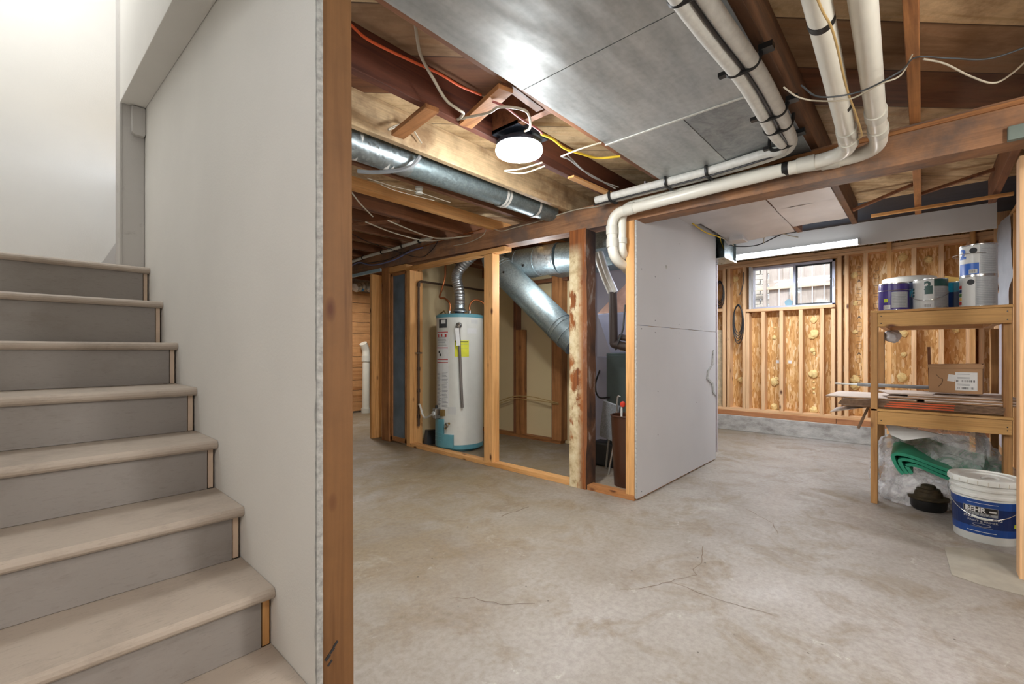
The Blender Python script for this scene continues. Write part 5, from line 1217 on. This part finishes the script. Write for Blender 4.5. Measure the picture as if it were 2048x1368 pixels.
cable('thin grey wire hung beside the white one toward the beam', 'grey_cable', [(2.05,1.46,2.15),(2.35,1.49,2.12),(2.70,1.50,2.15)], .0035)
cable('looped white wire just below the disc lamp', 'white_cable', [(2.014,1.599,2.13),(1.997,1.754,2.13),(1.955,1.84,2.13),(2.046,1.777,2.125),(2.062,1.618,2.13)], .0045)
cable('small white wire sprig on the mottled joist', 'white_cable', [(1.50,2.035,2.20),(1.42,2.02,2.25),(1.34,2.02,2.235),(1.28,2.02,2.19),(1.33,2.02,2.22),(1.40,2.02,2.27)], .004)
cable('thin white wire stapled along the face of the main beam', 'white_cable', [(2.925,2.96,2.2),(2.93,2.907,2.18),(2.93,2.793,2.134),(2.93,2.631,2.136),(2.93,2.352,2.139),(2.93,2.099,2.155),(2.93,1.957,2.155),(2.93,1.78,2.14),(2.93,1.676,2.153)], .0045)
cable('short white wire drooping at the middle of the beam', 'white_cable', [(2.93,2.99,2.18),(2.93,3.05,2.13),(2.93,3.25,2.10),(2.93,3.45,2.105)], .0035)
cable('blue-grey cable pair along the left end of the beam', 'blue_cable', [(2.92,5.6,2.12),(2.92,5.496,2.149),(2.92,5.268,2.177),(2.92,4.948,2.104),(2.92,4.515,2.101),(2.92,4.173,2.154),(2.92,3.946,2.163)], .008)
cable('dark cable above the blue-grey pair on the beam', 'blackrub', [(2.925,5.3,2.16),(2.92,5.0,2.14),(2.92,4.6,2.125),(2.92,4.2,2.17)], .004)
cable('copper-coloured tube along the top of the beam', 'copper', [(2.92,4.081,2.172),(2.92,3.733,2.18),(2.92,3.343,2.19),(2.92,3.027,2.193)], .006)
cd_ = thing('conduit', 'white plastic conduit along the top left of the beam', 'conduit', (2.9, 4.6, 2.2))
MB().tube([(2.915,5.9,2.19),(2.915,5.496,2.207),(2.915,5.005,2.225),(2.915,4.464,2.228),(2.915,4.081,2.238),(2.93,3.8,2.245)], .018, 14).build('pipe', 'pvc', cd_, smooth=True)
for y in (5.15, 4.72, 4.30, 3.98): MB().cyl((2.915, y, 2.222+(5.2-y)*.012), (2.915, y+.02, 2.222+(5.2-y)*.012), .023, 14).build('pipe_clip', 'black', cd_, smooth=True)
cable('black cable looping down over the beam from the dark joists', 'blackrub', [(2.2,4.2,2.24),(2.5,4.35,2.22),(2.8,4.335,2.18),(2.9,4.144,2.10),(2.9,3.919,2.055),(2.9,3.791,2.09),(2.9,3.691,2.15),(2.92,3.683,2.20)], .004)
cable('white wire crossing under the joists in front of the vent pipes', 'white_cable', [(1.90,.38,2.03),(1.922,.336,1.985),(1.982,.28,1.975),(2.04,.197,1.975),(2.002,.11,1.978),(2.03,.057,2.0),(2.2,.03,2.14)], .0028)
cable('white wire sagging at the upper right corner of the ceiling', 'white_cable', [(2.281,.0,2.15),(2.352,-.06,2.14),(2.477,-.133,2.12),(2.577,-.201,2.11),(2.571,-.246,2.12),(2.481,-.30,2.14)], .0035)
cable('dark grey wire crossing the upper right ceiling to the joist', 'darkgrey', [(1.93,.33,2.03),(1.944,.274,1.972),(1.994,.164,1.97),(1.98,.057,1.99),(2.25,.02,2.15),(2.321,-.073,2.14),(2.4,-.18,2.13),(2.41,-.30,2.14)], .003)
cable('cream cable pair looped under the dark joists at left, upper strand', 'white_cable', [(2.1,3.32,2.155),(2.35,3.40,2.15),(2.6,3.45,2.14),(2.75,3.42,2.14),(2.93,3.2,2.16)], .006, 'cream cables under the left joists')
cable('cream cable pair looped under the dark joists at left, lower strand', 'white_cable', [(2.0,3.5,2.155),(2.3,3.6,2.15),(2.6,3.62,2.14),(2.75,3.55,2.14),(2.93,3.3,2.17)], .006, 'cream cables under the left joists')
cable('grey-white cable stapled flat on the joist bottom at far left', 'white_cable', [(1.55,2.9,2.15),(1.7,3.05,2.14),(1.95,3.30,2.15)], .005)
kt = thing('knob_insulator', 'white ceramic insulator with wires under the duct', 'insulator', (1.95, 2.47, 2.14))
MB().lathe((1.80, 2.47, 2.10), [(.022, 0), (.026, .01), (.014, .02), (.026, .03), (.026, .045), (.01, .05)], 20).build('insulator', 'pvcfit', kt, smooth=True)
MB().tube([(1.45, 2.52, 2.12), (1.62, 2.50, 2.11), (1.80, 2.47, 2.11), (2.05, 2.45, 2.10)], .0025, 8).build('wire', 'white_cable', kt, smooth=True)
MB().tube([(1.48, 2.54, 2.13), (1.65, 2.53, 2.10), (1.95, 2.50, 2.10)], .0025, 8).build('wire', 'white_cable', kt, smooth=True)
sp_ = MB().bar((2.35, 1.64, 2.155), (2.85, 1.62, 2.16), .05, .012).build('wood_splinter', 'newx', bevel=.001); tag(sp_, 'split orange wood strip under the joist right of the lamp', 'board')

cable('wavy dark wire across the back of the closet, upper strand', 'tan_cable', [(4.14,4.2,.36),(4.14,4.05,.40),(4.14,3.85,.47),(4.14,3.70,.505),(4.14,3.45,.515),(4.13,3.2,.49),(4.13,3.05,.47)], .006)
cable('wavy dark wire across the back of the closet, lower strand', 'tan_cable', [(4.145,4.2,.33),(4.145,4.05,.37),(4.145,3.85,.44),(4.145,3.70,.475),(4.145,3.45,.475),(4.135,3.2,.47),(4.135,3.05,.455)], .005)
